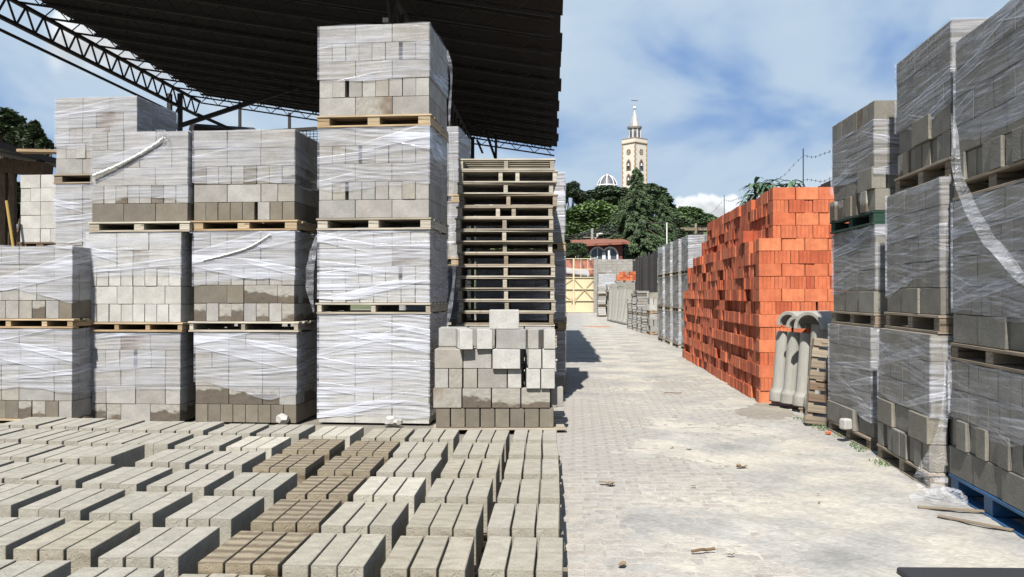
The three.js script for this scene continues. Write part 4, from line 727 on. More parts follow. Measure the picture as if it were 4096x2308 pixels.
// ---------- houses beyond the gate ----------
{
  const z = 80, X = px => (px - CX) * z / F, Y = py => CH + (HZ - py) * z / F;
  const h = thing('dark_red_house', 'dark red house with white arched windows beyond the gate', 'house', V3(0, 0, 0)), xa = X(1478), xb = X(1566), yt = Y(617);
  part('wall', new THREE.BoxGeometry(xb - xa, yt, 5), M.redWall, h, (xa + xb) / 2, yt / 2, -z - 2.5);
  { const r2 = part('roof', new Join().box(xb - xa + 1.8, 0.16, 6.4, 0, 0, 0).geo(), M.roofTile, h, (xa + xb) / 2 - 0.3, yt + 0.45, -z - 2.4); r2.rotation.set(0.12, 0, 0.05); part('fascia', new THREE.BoxGeometry(xb - xa + 1.8, 0.14, 0.08), M.roofTile, h, (xa + xb) / 2 - 0.3, yt + 0.02, -z + 0.8).rotation.z = 0.05; }
  for (const px of [1503, 1535]) {
    const w = 0.72, s = new THREE.Shape(); s.moveTo(-w, 0); s.lineTo(-w, 0.7); s.absarc(0, 0.7, w, Math.PI, 0, true); s.lineTo(w, 0); const hole = new THREE.Path(); hole.moveTo(-w + 0.14, 0.12); hole.lineTo(-w + 0.14, 0.7); hole.absarc(0, 0.7, w - 0.14, Math.PI, 0, true); hole.lineTo(w - 0.14, 0.12); s.holes.push(hole);
    const win = part('window', new THREE.ExtrudeGeometry(s, { depth: 0.12, bevelEnabled: false }), M.white, h, X(px), Y(660), -z + 0.01);
    const s2 = new THREE.Shape(); s2.moveTo(-w + 0.1, 0.1); s2.lineTo(-w + 0.1, 0.7); s2.absarc(0, 0.7, w - 0.1, Math.PI, 0, true); s2.lineTo(w - 0.1, 0.1); part('pane', new THREE.ExtrudeGeometry(s2, { depth: 0.03, bevelEnabled: false }), M.glassDark, win, 0, 0, 0.01);
    part('mullion', new THREE.BoxGeometry(0.07, 1.3, 0.05), M.white, win, 0, 0.72, 0.06);
  }
  const gable = (label, pxa, pxb, pe, pr, zz, depth, wallM, group) => {
    const Xa = (pxa - CX) * zz / F, Xb = (pxb - CX) * zz / F, ye = CH + (HZ - pe) * zz / F, yr = CH + (HZ - pr) * zz / F, o = thing('tiled_house', label, 'house', V3(0, 0, 0));
    part('wall', new THREE.BoxGeometry(Xb - Xa, ye, depth), wallM, o, (Xa + Xb) / 2, ye / 2, -zz - depth / 2);
    const s = new THREE.Shape(); s.moveTo(-0.4, 0); s.lineTo((Xb - Xa) / 2, yr - ye); s.lineTo(Xb - Xa + 0.4, 0); s.lineTo(Xb - Xa + 0.4, 0.16); s.lineTo((Xb - Xa) / 2, yr - ye + 0.2); s.lineTo(-0.4, 0.16); const e = new THREE.ExtrudeGeometry(s, { depth: depth + 0.8, bevelEnabled: false }); part('roof', e, M.roofTile, o, Xa, ye, -zz - depth - 0.4);
    const t = new THREE.Shape(); t.moveTo(0, 0); t.lineTo((Xb - Xa) / 2, yr - ye); t.lineTo(Xb - Xa, 0); part('gable', new THREE.ExtrudeGeometry(t, { depth: 0.1, bevelEnabled: false }), wallM, o, Xa, ye, -zz - 0.1);
    part('window', new THREE.BoxGeometry(0.9, 1.0, 0.08), M.glassDark, o, (Xa + Xb) / 2, ye - 0.9, -zz + 0.01); return o;
  };
  gable('white-walled house with a red tiled gable roof behind the dark red house', 1410, 1478, 640, 607, 98, 7, M.white);
  { // lean-to roof just beyond the gate
    const o = thing('tiled_lean_to', 'low red tiled lean-to with a white balustrade seen over the gate', 'outbuilding', V3(0, 0, 0)), zz = 73, X2 = px => (px - CX) * zz / F, Y2 = py => CH + (HZ - py) * zz / F;
    part('wall', new THREE.BoxGeometry(X2(1500) - X2(1415), Y2(690), 4), M.white, o, (X2(1415) + X2(1500)) / 2, Y2(690) / 2, -zz - 2);
    const rf = part('roof', new THREE.BoxGeometry(X2(1500) - X2(1415) + 0.5, 0.14, 4.6), M.roofTile, o, (X2(1415) + X2(1500)) / 2, Y2(690) + 0.62, -zz - 2); rf.rotation.x = 0.28;
    part('balcony', new THREE.BoxGeometry(1.9, 0.5, 0.2), M.white, o, X2(1483), Y2(662), -zz - 4.3); for (let i = 0; i < 9; i++) part('baluster', new THREE.CylinderGeometry(0.05, 0.05, 0.4, 8), M.white, o, X2(1465) + i * 0.2, Y2(668) - 0.05, -zz - 4.2);
    part('awning', new THREE.BoxGeometry(1.9, 0.08, 1.6), M.silver, o, X2(1452), Y2(684), -zz + 0.4).rotation.set(0.3, 0, -0.12);
  }
}
// ---------- poles, street lamp, wires ----------
{
  const pole = (name, label, px, top, z, r, mat, cross) => { const p = at(px, top, z), g = thing(name, label, 'pole', V3(p.x, 0, p.z)); part('shaft', new THREE.CylinderGeometry(r * 0.8, r, p.y, 10), mat, g, 0, p.y / 2, 0); if (cross) part('crossarm', new THREE.BoxGeometry(1.8, 0.1, 0.1), M.greywood[0], g, 0, p.y - cross, 0); return g; };
  const p1 = pole('utility_pole', 'grey concrete utility pole standing before the dark trees', 1490, 575, 90, 0.17, M.conc[4], 0.9), p2 = pole('utility_pole', 'distant utility pole with crossarms above the orange bricks', 1751, 562, 70, 0.12, M.greywood[0], 0.5);
  part('insulator', new THREE.CylinderGeometry(0.05, 0.07, 0.25, 8), M.white, p1, 0.5, at(1490, 590, 90).y, 0); part('crossarm', new THREE.BoxGeometry(2.4, 0.08, 0.08), M.greywood[0], p2, 0, at(1751, 574, 70).y, 0);
  pole('white_pole', 'thin white pole rising over the dark fence by the conifer', 1678, 560, 40, 0.035, M.white); pole('white_pole', 'short white pole before the dark red house window', 1532, 630, 72, 0.1, M.white);
  const l = thing('street_lamp', 'curved-arm street lamp beside the grey utility pole', 'street lamp', V3(0, 0, 0)); part('arm', new THREE.TubeGeometry(new THREE.CatmullRomCurve3([at(1491, 612, 89.8), at(1497, 603, 89.8), at(1504, 594, 89.8), at(1511, 590, 89.8)]), 20, 0.06, 6), M.silver, l); part('lamp_head', new THREE.SphereGeometry(0.32, 12, 8).scale(1, 0.45, 0.6), M.silver, l, at(1511, 590, 89.8).x, at(1511, 589, 89.8).y, -89.8);
  const wires = thing('power_lines', 'thin power lines crossing before the dark trees', 'power line', V3(0, 0, 0));
  for (const [y0, y1] of [[592, 576], [597, 580], [602, 588]]) part('wire', new THREE.TubeGeometry(new THREE.CatmullRomCurve3([at(1380, y0 - 6, 90), at(1440, y0, 90), at(1490, y1 + 2, 90), at(1560, y1 - 2, 90)]), 30, 0.028, 4), M.black, wires);
  for (const y of [556, 572]) part('wire', new THREE.TubeGeometry(new THREE.CatmullRomCurve3([at(1600, y + 4, 74), at(1690, y + 6, 72), at(1751, y - 2, 70), at(1860, y - 3, 66)]), 30, 0.022, 4), M.steel, wires);
}
// ---------- trees ----------
function leaves(n, place, size, c0, c1, seed, flat = 0.5) {       // many small leaf-clump faces through a crown
  const q = RNG(seed), pos = new Float32Array(n * 12), col = new Float32Array(n * 12), idx = new Uint32Array(n * 6), a = V3(0, 0, 0), b = V3(0, 0, 0), nn = V3(0, 0, 0);
  for (let i = 0; i < n; i++) {
    const { p, dir } = place(q), s = size * (0.6 + 0.8 * q());
    if (dir) { a.copy(dir).normalize(); nn.set(q() - 0.5, q() - 0.2, q() - 0.5).normalize(); b.crossVectors(a, nn).normalize(); a.multiplyScalar(s * 1.3); b.multiplyScalar(s * 0.42); }
    else { nn.set(q() - 0.5, flat + q(), q() - 0.5).normalize(); a.set(q() - 0.5, q() - 0.5, q() - 0.5).cross(nn).normalize(); b.crossVectors(nn, a).multiplyScalar(s * 0.6); a.multiplyScalar(s); }
    const k = q(), c = [lerp(c0[0], c1[0], k), lerp(c0[1], c1[1], k), lerp(c0[2], c1[2], k)];
    [[-1, 0], [0, -1], [1, 0], [0, 1]].forEach(([u, v], j) => { const o = i * 12 + j * 3; pos[o] = p.x + a.x * u + b.x * v; pos[o + 1] = p.y + a.y * u + b.y * v; pos[o + 2] = p.z + a.z * u + b.z * v; col[o] = c[0]; col[o + 1] = c[1]; col[o + 2] = c[2]; });
    idx.set([i * 4, i * 4 + 1, i * 4 + 2, i * 4, i * 4 + 2, i * 4 + 3], i * 6);
  }
  const g = new THREE.BufferGeometry(); g.setAttribute('position', new THREE.BufferAttribute(pos, 3)); g.setAttribute('color', new THREE.BufferAttribute(col, 3)); g.setIndex(new THREE.BufferAttribute(idx, 1)); g.computeVertexNormals(); return g;
}
function limb(j, a, b, r0, r1) { const l = a.distanceTo(b), g = new THREE.CylinderGeometry(r1, r0, l, 7, 1), q = new THREE.Quaternion().setFromUnitVectors(V3(0, 1, 0), b.clone().sub(a).normalize()); j.add(g, new THREE.Matrix4().compose(a.clone().add(b).multiplyScalar(0.5), q, V3(1, 1, 1))); }
function broadTree(label, px, pyTop, pyLow, halfPx, z, { lobes = 16, n = 9000, flat = 0.55, c0 = [0.019, 0.045, 0.011], c1 = [0.056, 0.105, 0.022], seed = 1, size = 0.16, sparse = 1, name = 'broadleaf_tree', group = 'trees on the hill' } = {}) {
  const top = at(px, pyTop, z), low = at(px, pyLow, z), rx = halfPx * z / F, h = top.y - low.y, gy = Math.min(hillY(top.x, z), low.y - 0.8), q = RNG(seed), t = thing(name, label, 'tree', V3(top.x, gy, -z), 0, group), wood = new Join(), L = [];
  const by = low.y - gy; limb(wood, V3(0, -0.3, 0), V3(0, by * 0.6, 0), 0.035 * rx + 0.16, 0.03 * rx + 0.1);
  for (let i = 0; i < lobes; i++) {
    const a = i * 2.4 + q() * 0.8, rd = Math.sqrt((i + 0.5) / lobes) * 0.82, lx = Math.cos(a) * rd * rx, lz = Math.sin(a) * rd * rx * 0.8, ly = by + h * (0.25 + 0.58 * (1 - rd * rd) + 0.22 * (q() - 0.5)) , s = rx * (0.24 + 0.16 * q());
    L.push({ p: V3(lx, Math.min(ly, by + h - s * flat * 0.9), lz), s }); limb(wood, V3(0, by * 0.55, 0), V3(lx * 0.5, (by * 0.55 + ly) / 2 + 0.2, lz * 0.5), 0.022 * rx + 0.05, 0.014 * rx + 0.03); limb(wood, V3(lx * 0.5, (by * 0.55 + ly) / 2 + 0.2, lz * 0.5), V3(lx, ly, lz), 0.014 * rx + 0.03, 0.02);
  }
  part('trunk', wood.geo(), M.bark, t);
  const g = leaves(n, r => { const o = L[Math.floor(r() * L.length)], u = r() * 2 - 1, a = r() * 6.2832, k = Math.sqrt(1 - u * u), rad2 = o.s * (0.62 + 0.42 * Math.pow(r(), 0.6)) * (0.85 + 0.3 * vn(a * 2 + o.p.x * 3, u * 4 + o.p.z, 1 << 16, 1 << 16, seed)); return { p: V3(o.p.x + Math.cos(a) * k * rad2, o.p.y + u * rad2 * flat, o.p.z + Math.sin(a) * k * rad2) }; }, size, c0, c1, seed + 5);
  part('crown', g, M.leaf, t); return t;
}
function conifer(label, px, pyTop, pyLow, halfPx, z, { n = 42, seed = 1, per = 420, c0 = [0.010, 0.026, 0.007], c1 = [0.075, 0.135, 0.036], size = 0.15 } = {}) {
  const top = at(px, pyTop, z), low = at(px, pyLow, z), rx = halfPx * z / F, gy = Math.min(low.y, hillY(top.x, z)), H = top.y - gy, y0 = Math.max(0.4, low.y - gy), q = RNG(seed), t = thing('conifer', label, 'tree', V3(top.x, gy, -z), 0, 'conifers by the gate'), wood = new Join(), B = [];
  limb(wood, V3(0, -0.2, 0), V3(0, H, 0), 0.3, 0.03);
  for (let i = 0; i < n; i++) {
    const f = Math.pow(i / n, 0.9), y = y0 + (H - y0) * f, len = rx * Math.pow(1 - f, 0.95) * (0.5 + 0.65 * q()) + 0.22, a = i * 2.399 + q() * 0.5, tip = V3(Math.cos(a) * len, y - len * (0.10 + 0.16 * q()) + 0.25, Math.sin(a) * len), mid = V3(Math.cos(a) * len * 0.5, y + len * 0.10 + 0.15, Math.sin(a) * len * 0.5);
    limb(wood, V3(0, y, 0), mid, 0.05, 0.035); limb(wood, mid, tip, 0.035, 0.012); B.push({ cv: new THREE.QuadraticBezierCurve3(V3(0, y, 0), mid.clone().multiplyScalar(1).setY(mid.y + 0.1), tip), len, a });
  }
  part('trunk', wood.geo(), M.bark, t);
  const w = B.map(b => b.len), sum = w.reduce((x, y) => x + y, 0);
  const g = leaves(n * per, r => { let k = r() * sum, i = 0; while (k > w[i] && i < w.length - 1) k -= w[i++]; const b = B[i], tt = Math.pow(r(), 0.65), p = b.cv.getPoint(tt), side = (r() - 0.5) * b.len * 0.55 * (1.15 - tt), dn = Math.pow(r(), 1.5) * 0.55 * (0.4 + b.len * 0.25); p.x += -Math.sin(b.a) * side; p.z += Math.cos(b.a) * side; p.y -= dn + Math.abs(side) * 0.25; return { p, dir: V3(Math.cos(b.a) * 0.7 + (r() - 0.5) * 0.9, -0.5 + (r() - 0.5) * 0.9, Math.sin(b.a) * 0.7 + (r() - 0.5) * 0.9) }; }, size, c0, c1, seed + 3);
  part('crown', g, M.leaf, t); return t;
}
conifer('tall dark green conifer with drooping branches before the church tower', 1602, 426, 668, 104, 84, { seed: 3, n: 110, per: 520, size: 0.15 });
conifer('smaller conifer beside the tall one, towards the orange bricks', 1668, 492, 650, 58, 88, { seed: 9, n: 50, per: 460, size: 0.15 });
broadTree('layered dark tree in front of the church dome', 1535, 462, 540, 72, 128, { seed: 21, flat: 0.34, n: 20000, lobes: 24, size: 0.24, c0: [0.013, 0.030, 0.013], c1: [0.060, 0.115, 0.026] });
broadTree('sparse dark tree at the left end of the church roof', 1438, 458, 540, 46, 122, { seed: 25, flat: 0.75, n: 9000, size: 0.22, lobes: 16, c0: [0.013, 0.025, 0.013], c1: [0.052, 0.095, 0.026] });
broadTree('large round bright-topped green tree below the church', 1490, 505, 650, 108, 104, { seed: 31, flat: 0.6, n: 30000, lobes: 40, size: 0.22, c0: [0.014, 0.036, 0.006], c1: [0.118, 0.216, 0.016] });
broadTree('dark tree behind the conifer right of the church tower', 1630, 462, 580, 70, 126, { seed: 37, flat: 0.5, n: 18000, lobes: 24, size: 0.24, c0: [0.013, 0.029, 0.011], c1: [0.060, 0.121, 0.026] });
broadTree('flat-topped green tree at the right end of the hill', 1738, 520, 610, 76, 118, { seed: 41, flat: 0.42, n: 20000, lobes: 26, size: 0.22, c0: [0.016, 0.040, 0.007], c1: [0.095, 0.192, 0.021] });
broadTree('wide green tree low on the hill behind the smaller conifer', 1690, 535, 660, 74, 112, { seed: 45, flat: 0.55, n: 20000, lobes: 30, size: 0.22, c0: [0.014, 0.032, 0.009], c1: [0.083, 0.152, 0.026] });
broadTree('small round green tree just beyond the gate', 1446, 600, 680, 36, 78, { seed: 51, flat: 0.8, n: 11000, size: 0.14, lobes: 14, c0: [0.014, 0.036, 0.014], c1: [0.083, 0.166, 0.034] });
broadTree('dark bushy tree behind the utility pole', 1525, 560, 670, 80, 98, { seed: 55, flat: 0.6, n: 18000, lobes: 30, size: 0.2, c0: [0.010, 0.022, 0.009], c1: [0.048, 0.088, 0.018] });
broadTree('green tree behind the empty pallets and the gate', 1330, 560, 680, 90, 92, { seed: 91, flat: 0.6, n: 12000, lobes: 26, size: 0.22, c0: [0.014, 0.034, 0.008], c1: [0.085, 0.159, 0.024] });
broadTree('green tree far behind the tall tower', 1120, 570, 690, 100, 95, { seed: 95, flat: 0.6, n: 12000, lobes: 26, size: 0.22, c0: [0.014, 0.034, 0.008], c1: [0.073, 0.134, 0.024] });
broadTree('dark tree at the left edge beyond the shed', 8, 268, 440, 62, 22, { seed: 61, flat: 0.8, n: 9000, size: 0.07, lobes: 18, c0: [0.011, 0.022, 0.009], c1: [0.060, 0.107, 0.026], group: 'trees at the left edge' });
broadTree('small dark treetop beside the high left stack', 72, 296, 420, 34, 20, { seed: 65, flat: 1.2, n: 4500, size: 0.06, lobes: 14, c0: [0.014, 0.025, 0.011], c1: [0.071, 0.115, 0.029], group: 'trees at the left edge' });
broadTree('low dark foliage under the left shed roof', 20, 430, 640, 70, 19, { seed: 69, flat: 0.9, n: 6000, size: 0.07, lobes: 16, c0: [0.011, 0.022, 0.007], c1: [0.052, 0.102, 0.021], group: 'trees at the left edge' });
broadTree('dark treetop touching the corner of the high left stack', 112, 334, 430, 22, 19, { seed: 71, flat: 0.9, n: 2600, size: 0.06, lobes: 8, c0: [0.011, 0.022, 0.007], c1: [0.052, 0.102, 0.021], group: 'trees at the left edge' });
// long-leaved plants behind the fence
const leafGeo = (() => { const pos = [], idx = [], uv = [], n = 6; for (let i = 0; i <= n; i++) { const t = i / n, w = 0.055 * Math.sin(Math.PI * Math.min(1, t * 0.93 + 0.07)), y = 0.10 * Math.sin(t * 2.2) - 0.20 * t * t, z = t * 0.36; pos.push(-w, y, z, 0, y - 0.012, z, w, y, z); uv.push(0, t, 0.5, t, 1, t); } for (let i = 0; i < n; i++) for (let k = 0; k < 2; k++) { const a = i * 3 + k; idx.push(a, a + 1, a + 3, a + 1, a + 4, a + 3); } const g = new THREE.BufferGeometry(); g.setAttribute('position', new THREE.Float32BufferAttribute(pos, 3)); g.setAttribute('uv', new THREE.Float32BufferAttribute(uv, 2)); g.setIndex(idx); g.computeVertexNormals(); return g; })();
function longLeaf(label, px, pyTop, z, s, stems, seed) {
  const top = at(px, pyTop, z), q = RNG(seed), t = thing('long_leaved_tree', label, 'plant', V3(top.x, 0, -z), 0, 'long-leaved plants behind the fence'), w = new Join();
  for (let k = 0; k < stems; k++) {
    const dx = (k - (stems - 1) / 2) * 0.15 * s + rr(-0.05, 0.05, q), dz = rr(-0.2, 0.2, q), h = top.y - 0.1 * s - rr(0, 0.18, q) * s; limb(w, V3(dx * 0.4, 0, dz * 0.4), V3(dx, h, dz), 0.04, 0.018);
    for (let i = 0; i < 26; i++) { const m = part('leaf', leafGeo, pick(M.bigLeaf, q), t, dx, h - 0.30 * s * (i / 26) + 0.08 * s, dz); m.rotation.set(rr(-0.5, 0.55, q), i * 2.4 + q(), 0, 'YXZ'); m.scale.setScalar(s * rr(0.6, 0.95, q)); }
  }
  part('stem', w.geo(), M.bark, t);
}
longLeaf('long-leaved tree top rising behind the orange bricks below barbed wire', 1957, 450, 17, 1.0, 7, 81);
longLeaf('small long-leaved plant top at the far shoulder of the orange bricks', 1882, 497, 21, 0.8, 2, 83);

// ---------- church on the hill ----------
{
  const z = 160, X = px => (px - CX) * z / F, Y = py => CH + (HZ - py) * z / F, ch = thing('church', 'white hilltop church with cream bell tower, spire and ribbed glass dome', 'church', V3(0, 0, 0));
  const s = 3.12, turn = rad(40), cx = X(1597), cy0 = 12, yc = Y(362), yt = Y(352);
  const tw = part('bell_tower', new THREE.BoxGeometry(s, yc - cy0, s), M.cream, ch, cx, (yc + cy0) / 2, -z); tw.rotation.y = turn; const oy = (yc + cy0) / 2;
  part('cornice', new THREE.BoxGeometry(s + 0.28, 0.16, s + 0.28), M.quoin, tw, 0, yc - oy + 0.02, 0); part('parapet', new THREE.BoxGeometry(s + 0.12, 0.75, s + 0.12), M.cream, tw, 0, yc - oy + 0.45, 0); part('cornice', new THREE.BoxGeometry(s + 0.24, 0.1, s + 0.24), M.quoin, tw, 0, yc - oy + 0.85, 0);
  for (const [a, b] of [[1, 1], [-1, 1], [1, -1], [-1, -1]]) { const j = new Join(); for (let i = 0; i < 20; i++) { const w = i % 2 ? 0.16 : 0.30, v = i % 2 ? 0.30 : 0.16; j.box(w, 0.4, v, a * (s / 2 - w / 2 + 0.04), yc - oy - 0.3 - i * 0.44, b * (s / 2 - v / 2 + 0.04)); } part('quoins', j.geo(), M.quoin, tw); }
  const arch = (w, h) => { const p = new THREE.Shape(); p.moveTo(-w, 0); p.lineTo(-w, h * 0.55); p.quadraticCurveTo(-w * 0.9, h * 0.85, 0, h); p.quadraticCurveTo(w * 0.9, h * 0.85, w, h * 0.55); p.lineTo(w, 0); return p; };
  for (let f = 0; f < 4; f++) {
    const face = new THREE.Matrix4().makeRotationY(f * Math.PI / 2), add = (name, g, m, x, y, dz, par = tw) => { const o = part(name, g, m, par); if (par === tw) { o.applyMatrix4(new THREE.Matrix4().makeTranslation(x, y, s / 2 + dz).premultiply(face)); } return o; };
    const rw = add('round_window', new THREE.TorusGeometry(0.46, 0.09, 8, 28), M.quoin, 0, Y(384) - oy, 0.0), disc = part('pane', new THREE.CylinderGeometry(0.42, 0.42, 0.06, 24).rotateX(Math.PI / 2), M.glassDark, rw, 0, 0, 0.0); part('cross_bar', new THREE.BoxGeometry(0.84, 0.05, 0.04), M.cream, rw, 0, 0, 0.04); part('cross_bar', new THREE.BoxGeometry(0.05, 0.84, 0.04), M.cream, rw, 0, 0, 0.04);
    for (const py of [430, 466]) { const p = arch(0.58, 2.05), hole = arch(0.44, 1.82); p.holes.push(hole); const w = add('arched_window', new THREE.ExtrudeGeometry(p, { depth: 0.1, bevelEnabled: false }), M.quoin, 0, Y(py) - oy, -0.03); part('pane', new THREE.ExtrudeGeometry(arch(0.46, 1.84), { depth: 0.02, bevelEnabled: false }), M.glassDark, w, 0, 0, 0.04); part('bell', new THREE.LatheGeometry([[0, 0.5], [0.12, 0.46], [0.16, 0.2], [0.28, 0]].map(a => new THREE.Vector2(...a)), 12), M.silver, w, 0, 0.75, 0.12); }
  }
  // lantern and spire
  const ln = part('lantern', new THREE.CylinderGeometry(1.05, 1.12, Y(323) - yt, 8), M.silver, ch, cx, (Y(323) + yt) / 2, -z); ln.rotation.y = rad(20);
  for (let i = 0; i < 8; i++) { const a = i * Math.PI / 4 + Math.PI / 8, wn = part('lantern_window', new THREE.ExtrudeGeometry(arch(0.2, 1.55), { depth: 0.06, bevelEnabled: false }), M.glassDark, ln); wn.position.set(Math.sin(a) * 1.0, -0.8, Math.cos(a) * 1.0); wn.rotation.y = a; const c = part('colonnette', new THREE.CylinderGeometry(0.06, 0.06, Y(323) - yt, 8), M.white, ln); c.position.set(Math.sin(a + Math.PI / 8) * 1.1, 0, Math.cos(a + Math.PI / 8) * 1.1); }
  part('lantern_cornice', new THREE.CylinderGeometry(1.42, 1.3, 0.32, 8), M.silver, ch, cx, Y(323) + 0.1, -z).rotation.y = rad(20);
  const sp = part('spire', new THREE.CylinderGeometry(0.07, 1.05, Y(274) - Y(323), 8).toNonIndexed(), M.silver, ch, cx, (Y(274) + Y(323)) / 2 + 0.1, -z); sp.geometry.computeVertexNormals(); sp.rotation.y = rad(20);
  const ball = part('ball', new THREE.SphereGeometry(0.30, 16, 12), M.white, ch, cx, Y(271), -z); part('cross', new THREE.BoxGeometry(0.06, 1.6, 0.06), M.silver, ball, 0, 0.9, 0); part('cross_arm', new THREE.BoxGeometry(1.15, 0.1, 0.1), M.steel, ball, 0, 1.35, 0).rotation.z = -0.06;
  // nave and dome
  { const xa = X(1462), xb = X(1600), s2 = new THREE.Shape(), yl = Y(500), yh = Y(468); s2.moveTo(xa, 10); s2.lineTo(xa, yl); s2.lineTo(X(1510), yh); s2.lineTo(xb, yh); s2.lineTo(xb, 10); part('nave', new THREE.ExtrudeGeometry(s2, { depth: 9, bevelEnabled: false }), M.white, ch, 0, 0, -z - 12); }
  const dx = X(1537), dy = Y(467), dr = X(1564) - dx; const drum = part('drum', new THREE.CylinderGeometry(dr * 1.04, dr * 1.06, 0.9, 32), M.white, ch, dx, dy - 0.3, -z - 6);
  const dome = part('dome', new THREE.SphereGeometry(dr * 0.97, 32, 16, 0, Math.PI * 2, 0, Math.PI / 2).scale(1, 1.38, 1), std(C(0.07, 0.075, 0.09), { roughness: 0.55 }), ch, dx, dy, -z - 6);
  for (let i = 0; i < 8; i++) { const a = i * Math.PI / 4 + 0.15, pts = []; for (let k = 0; k <= 10; k++) { const t = k / 10 * Math.PI / 2; pts.push(V3(Math.cos(a) * Math.cos(t) * dr, Math.sin(t) * dr * 1.39, Math.sin(a) * Math.cos(t) * dr)); } part('dome_rib', new THREE.TubeGeometry(new THREE.CatmullRomCurve3(pts), 16, 0.10, 6), M.white, dome); }
  part('dome_cap', new THREE.CylinderGeometry(0.5, 0.6, 0.3, 16), M.silver, dome, 0, dr * 1.41, 0); part('dome_ring', new THREE.TorusGeometry(dr * 0.96, 0.12, 8, 40).rotateX(Math.PI / 2), M.white, dome, 0, 0.75, 0);
}
// ---------- lean-to and clutter at the far left ----------
{
  const sh = thing('dark_lean_to', 'low dark lean-to shed at the left edge behind the stacks', 'shed', V3(0, 0, 0)), z = 15;
  const rf = new Join(); rf.bar(at(-120, 352, z), at(122, 400, z), 0.10, 3.5); part('roof', rf.geo(), M.black, sh); const rf2 = new Join(); rf2.bar(at(-120, 405, z), at(120, 428, z), 0.22, 0.3); part('beam', rf2.geo(), M.darkwood[0], sh);
  for (const x of [8, 30, 100]) { const j = new Join(), a = at(x, 400, z), b = a.clone(); b.y = 0; j.bar(a, b, 0.09); part('post', j.geo(), M.darkwood[1], sh); }
  const w = new Join(); w.box(3, 3, 0.1, at(-20, 600, z).x, 1.0, -z - 1.5); part('back_wall', w.geo(), M.darkwood[0], sh);
  solo('timber_board', bb(0.55, 0.04, 0.2, 0.004), M.pine[1], 'short timber board projecting left of the high stack', 'board', at(98, 381, 12.5), 0.1);
  solo('yellow_stick', new THREE.CylinderGeometry(0.02, 0.02, 1.0, 8), std(C(0.28, 0.19, 0.05)), 'yellow stick leaning at the left edge by pale blocks', 'stick', at(28, 595, 12.2)).rotation.z = 0.15;
}
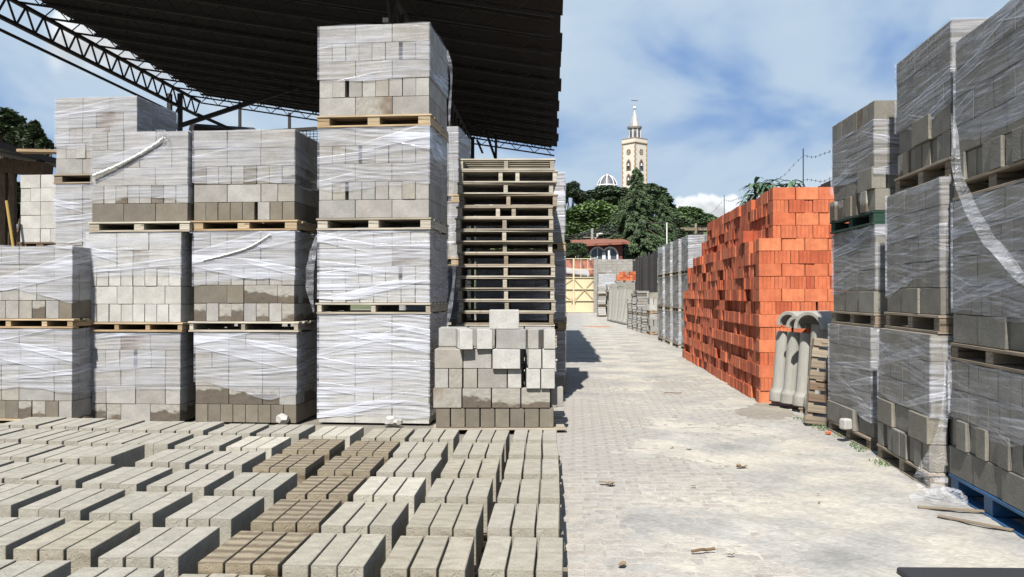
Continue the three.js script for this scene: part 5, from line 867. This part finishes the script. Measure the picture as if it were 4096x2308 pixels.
// ---------- litter on the paving ----------
{
  const q = RNG(1717), G = (px, py, y = 0.012) => { const z = F * CH / (py - HZ); return V3((px - CX) * z / F, y, -z); };
  const stick = (label, px, py, len, r, rot) => { const pts = [V3(-len / 2, 0, 0), V3(-len * 0.1, r, r), V3(len * 0.2, 0, -r), V3(len / 2, r, r)], m = solo('stick', new THREE.TubeGeometry(new THREE.CatmullRomCurve3(pts), 12, r, 6), pick(M.dry, q), label, 'stick', G(px, py, r + 0.010), rot, 'sticks on the paving'); return m; };
  stick('pale stick lying on the dusty paving near the camera', 1768, 1393, 0.13, 0.008, 0.25); stick('thin dark twig lying mid-driveway', 1692, 992, 0.24, 0.006, -0.1); stick('dark twig near the puddled sand by the bricks', 1862, 975, 0.18, 0.008, 0.15); stick('curved twig near the grass by the right stacks', 1972, 1000, 0.16, 0.008, 0.4);
  const plank = (label, px, py, len, rot) => solo('timber_batten', bb(len, 0.012, 0.03, 0.003), M.greywood[1], label, 'batten', G(px, py, 0.024), rot, 'battens by the blue pallet');
  plank('dark timber batten on the ground before the blue pallet', 2450, 1325, 0.42, -0.9); plank('pale thin batten beside the film heap', 2420, 1292, 0.5, -0.3);
  const bit = (label, px, py, s, rot) => { const g = new THREE.PlaneGeometry(s * 1.15, s * 0.7, 6, 3); g.rotateX(-Math.PI / 2); const p = g.attributes.position; for (let i = 0; i < p.count; i++) { const x = p.getX(i) / s, z = p.getZ(i) / s; p.setY(i, s * (0.22 * x * x + 0.2 * (hash(i, 3, 7) - 0.3))); p.setZ(i, p.getZ(i) * (1.05 - 0.75 * x * x)); } g.computeVertexNormals(); return solo('dry_leaf', g, pick(M.dry, q), label, 'leaf', G(px, py, 0.016), rot, 'dry leaves on the paving'); };
  [['curled bark scrap in the middle of the driveway', 1866, 1180, 0.075, 0.3], ['second bark scrap beside the curled one', 1858, 1176, 0.05, 1.4], ['crumpled dry leaf left of the driveway middle', 1522, 1220, 0.07, 0.1], ['pale leaf scrap touching the crumpled leaf', 1536, 1223, 0.06, 0.8], ['curled brown leaf near the bottom of the driveway', 1565, 1427, 0.05, 1.2], ['small leaf right of the pale stick', 1838, 1402, 0.035, 0.1], ['small brown leaf mid-driveway, nearer pair', 1744, 1228, 0.035, 0.2], ['small leaf by the shaded twig', 1690, 1130, 0.035, 0.5], ['dark leaf before the shaded twig', 1733, 1135, 0.04, 0.2], ['small dark leaf on the right half of paving', 2058, 1248, 0.02, 0.5], ['tiny leaf near the right dust drift', 2060, 1270, 0.02, 1.1], ['leaf near the driveway shadow edge', 1700, 1050, 0.045, 0.3]].forEach(a => bit(...a));
  const spill = (name, label, px, py, rx, rz, mat, seed, rot) => { // a low irregular spill, thickest in its middle
    const n = 64, m = 8, pos = [0, 0.012, 0], uv = [0, 0], idx = []; for (let j = 1; j <= m; j++) for (let i = 0; i < n; i++) { const a = i / n * Math.PI * 2, k = (0.62 + 0.75 * fbm(3 + Math.cos(a) * 1.6, 3 + Math.sin(a) * 1.6, 1 << 18, seed, 4)) * j / m, x = Math.cos(a) * k * rx, z = Math.sin(a) * k * rz; pos.push(x, 0.022 * (1 - (j / m) ** 2) - 0.012 + 0.004 * vn(x * 9 + 50, z * 9 + 50, 1 << 16, 1 << 16, seed), z); uv.push(x, z); }
    for (let i = 0; i < n; i++) { idx.push(0, 1 + (i + 1) % n, 1 + i); for (let j = 1; j < m; j++) { const a = 1 + (j - 1) * n + i, b = 1 + (j - 1) * n + (i + 1) % n, c = a + n, d = b + n; idx.push(a, b, c, b, d, c); } }
    const g = new THREE.BufferGeometry(); g.setAttribute('position', new THREE.Float32BufferAttribute(pos, 3)); g.setAttribute('uv', new THREE.Float32BufferAttribute(uv, 2)); g.setIndex(idx); g.computeVertexNormals(); const o = setting(name, g, mat, 'stuff', label, 'sand'); o.position.copy(G(px, py, 0.004)); o.rotation.y = rot; return o;
  };
  spill('sand_spill', 'brown sand spilled at the foot of the orange brick stack', 1930, 1030, 0.42, 0.95, std(C(0.27, 0.245, 0.205), { map: T.sand, roughness: 1 }), 41, -0.25);
  spill('brick_dust', 'orange brick dust on the far end of the driveway', 1503, 822, 0.9, 0.9, std(C(0.42, 0.22, 0.14), { map: T.sand, roughness: 1 }), 43, 0.3);
  { // weeds along the right stacks
    const n = 900, r = RNG(1818), g = leaves(n, k => { const t = k(), z = lerp(6.2, 9.6, t), x = lerp(2.86, 3.12, sstep(6.2, 8.5, z)) + (k() - 0.5) * 0.12 - 0.03, cl = vn(z * 5, 3, 1 << 16, 1 << 16, 5); return { p: V3(x, cl > 0.55 ? 0.008 + k() * 0.02 : -0.2, -z), dir: V3(k() - 0.5, 0.6, k() - 0.5) }; }, 0.010, [0.04, 0.09, 0.02], [0.12, 0.18, 0.05], 1819);
    setting('weeds', g, M.leaf, 'stuff', 'low weeds growing along the foot of the right stacks', 'weeds');
  }
  solo('broken_block_corner', bevelBox(0.09, 0.10, 0.09, 0.015), M.pale[0], 'small pale block corner on the pallet edge of the right stack', 'block piece', V3(3.03, 0.17, -8.05), 0.3);
  solo('brick_scrap', bevelBox(0.06, 0.03, 0.04, 0.008), M.clay[1], 'broken orange brick scrap at the foot of the right stack', 'brick piece', V3(3.03, 0.02, -8.5), 0.6);
  for (const [i, x, z, s] of [[0, -0.83 - 0.42, 9.22, 0.08], [1, -0.83 - 0.34, 9.2, 0.06], [2, -2.38, 9.3, 0.09]]) { const g = new THREE.DodecahedronGeometry(s, 0), p = g.attributes.position; g.scale(1, 0.7, 0.8); solo('block_rubble', g, M.pale[i % 2], ['broken block lump at the foot of the tall tower', 'smaller broken lump at the foot of the tall tower', 'pale block chunk between the two middle stacks'][i], 'rubble', V3(x, s * 0.6, -z + 0.1), i); }
  solo('rubber_mat', new Join().box(0.75, 0.03, 0.5, 0, 0, 0, 0, 0, 0, 0.008).geo(), M.black, 'black rubber mat edge at the bottom right of the driveway', 'mat', V3(2.22, 0.022, -4.02), -0.02);
}
renderer.render(scene, camera);
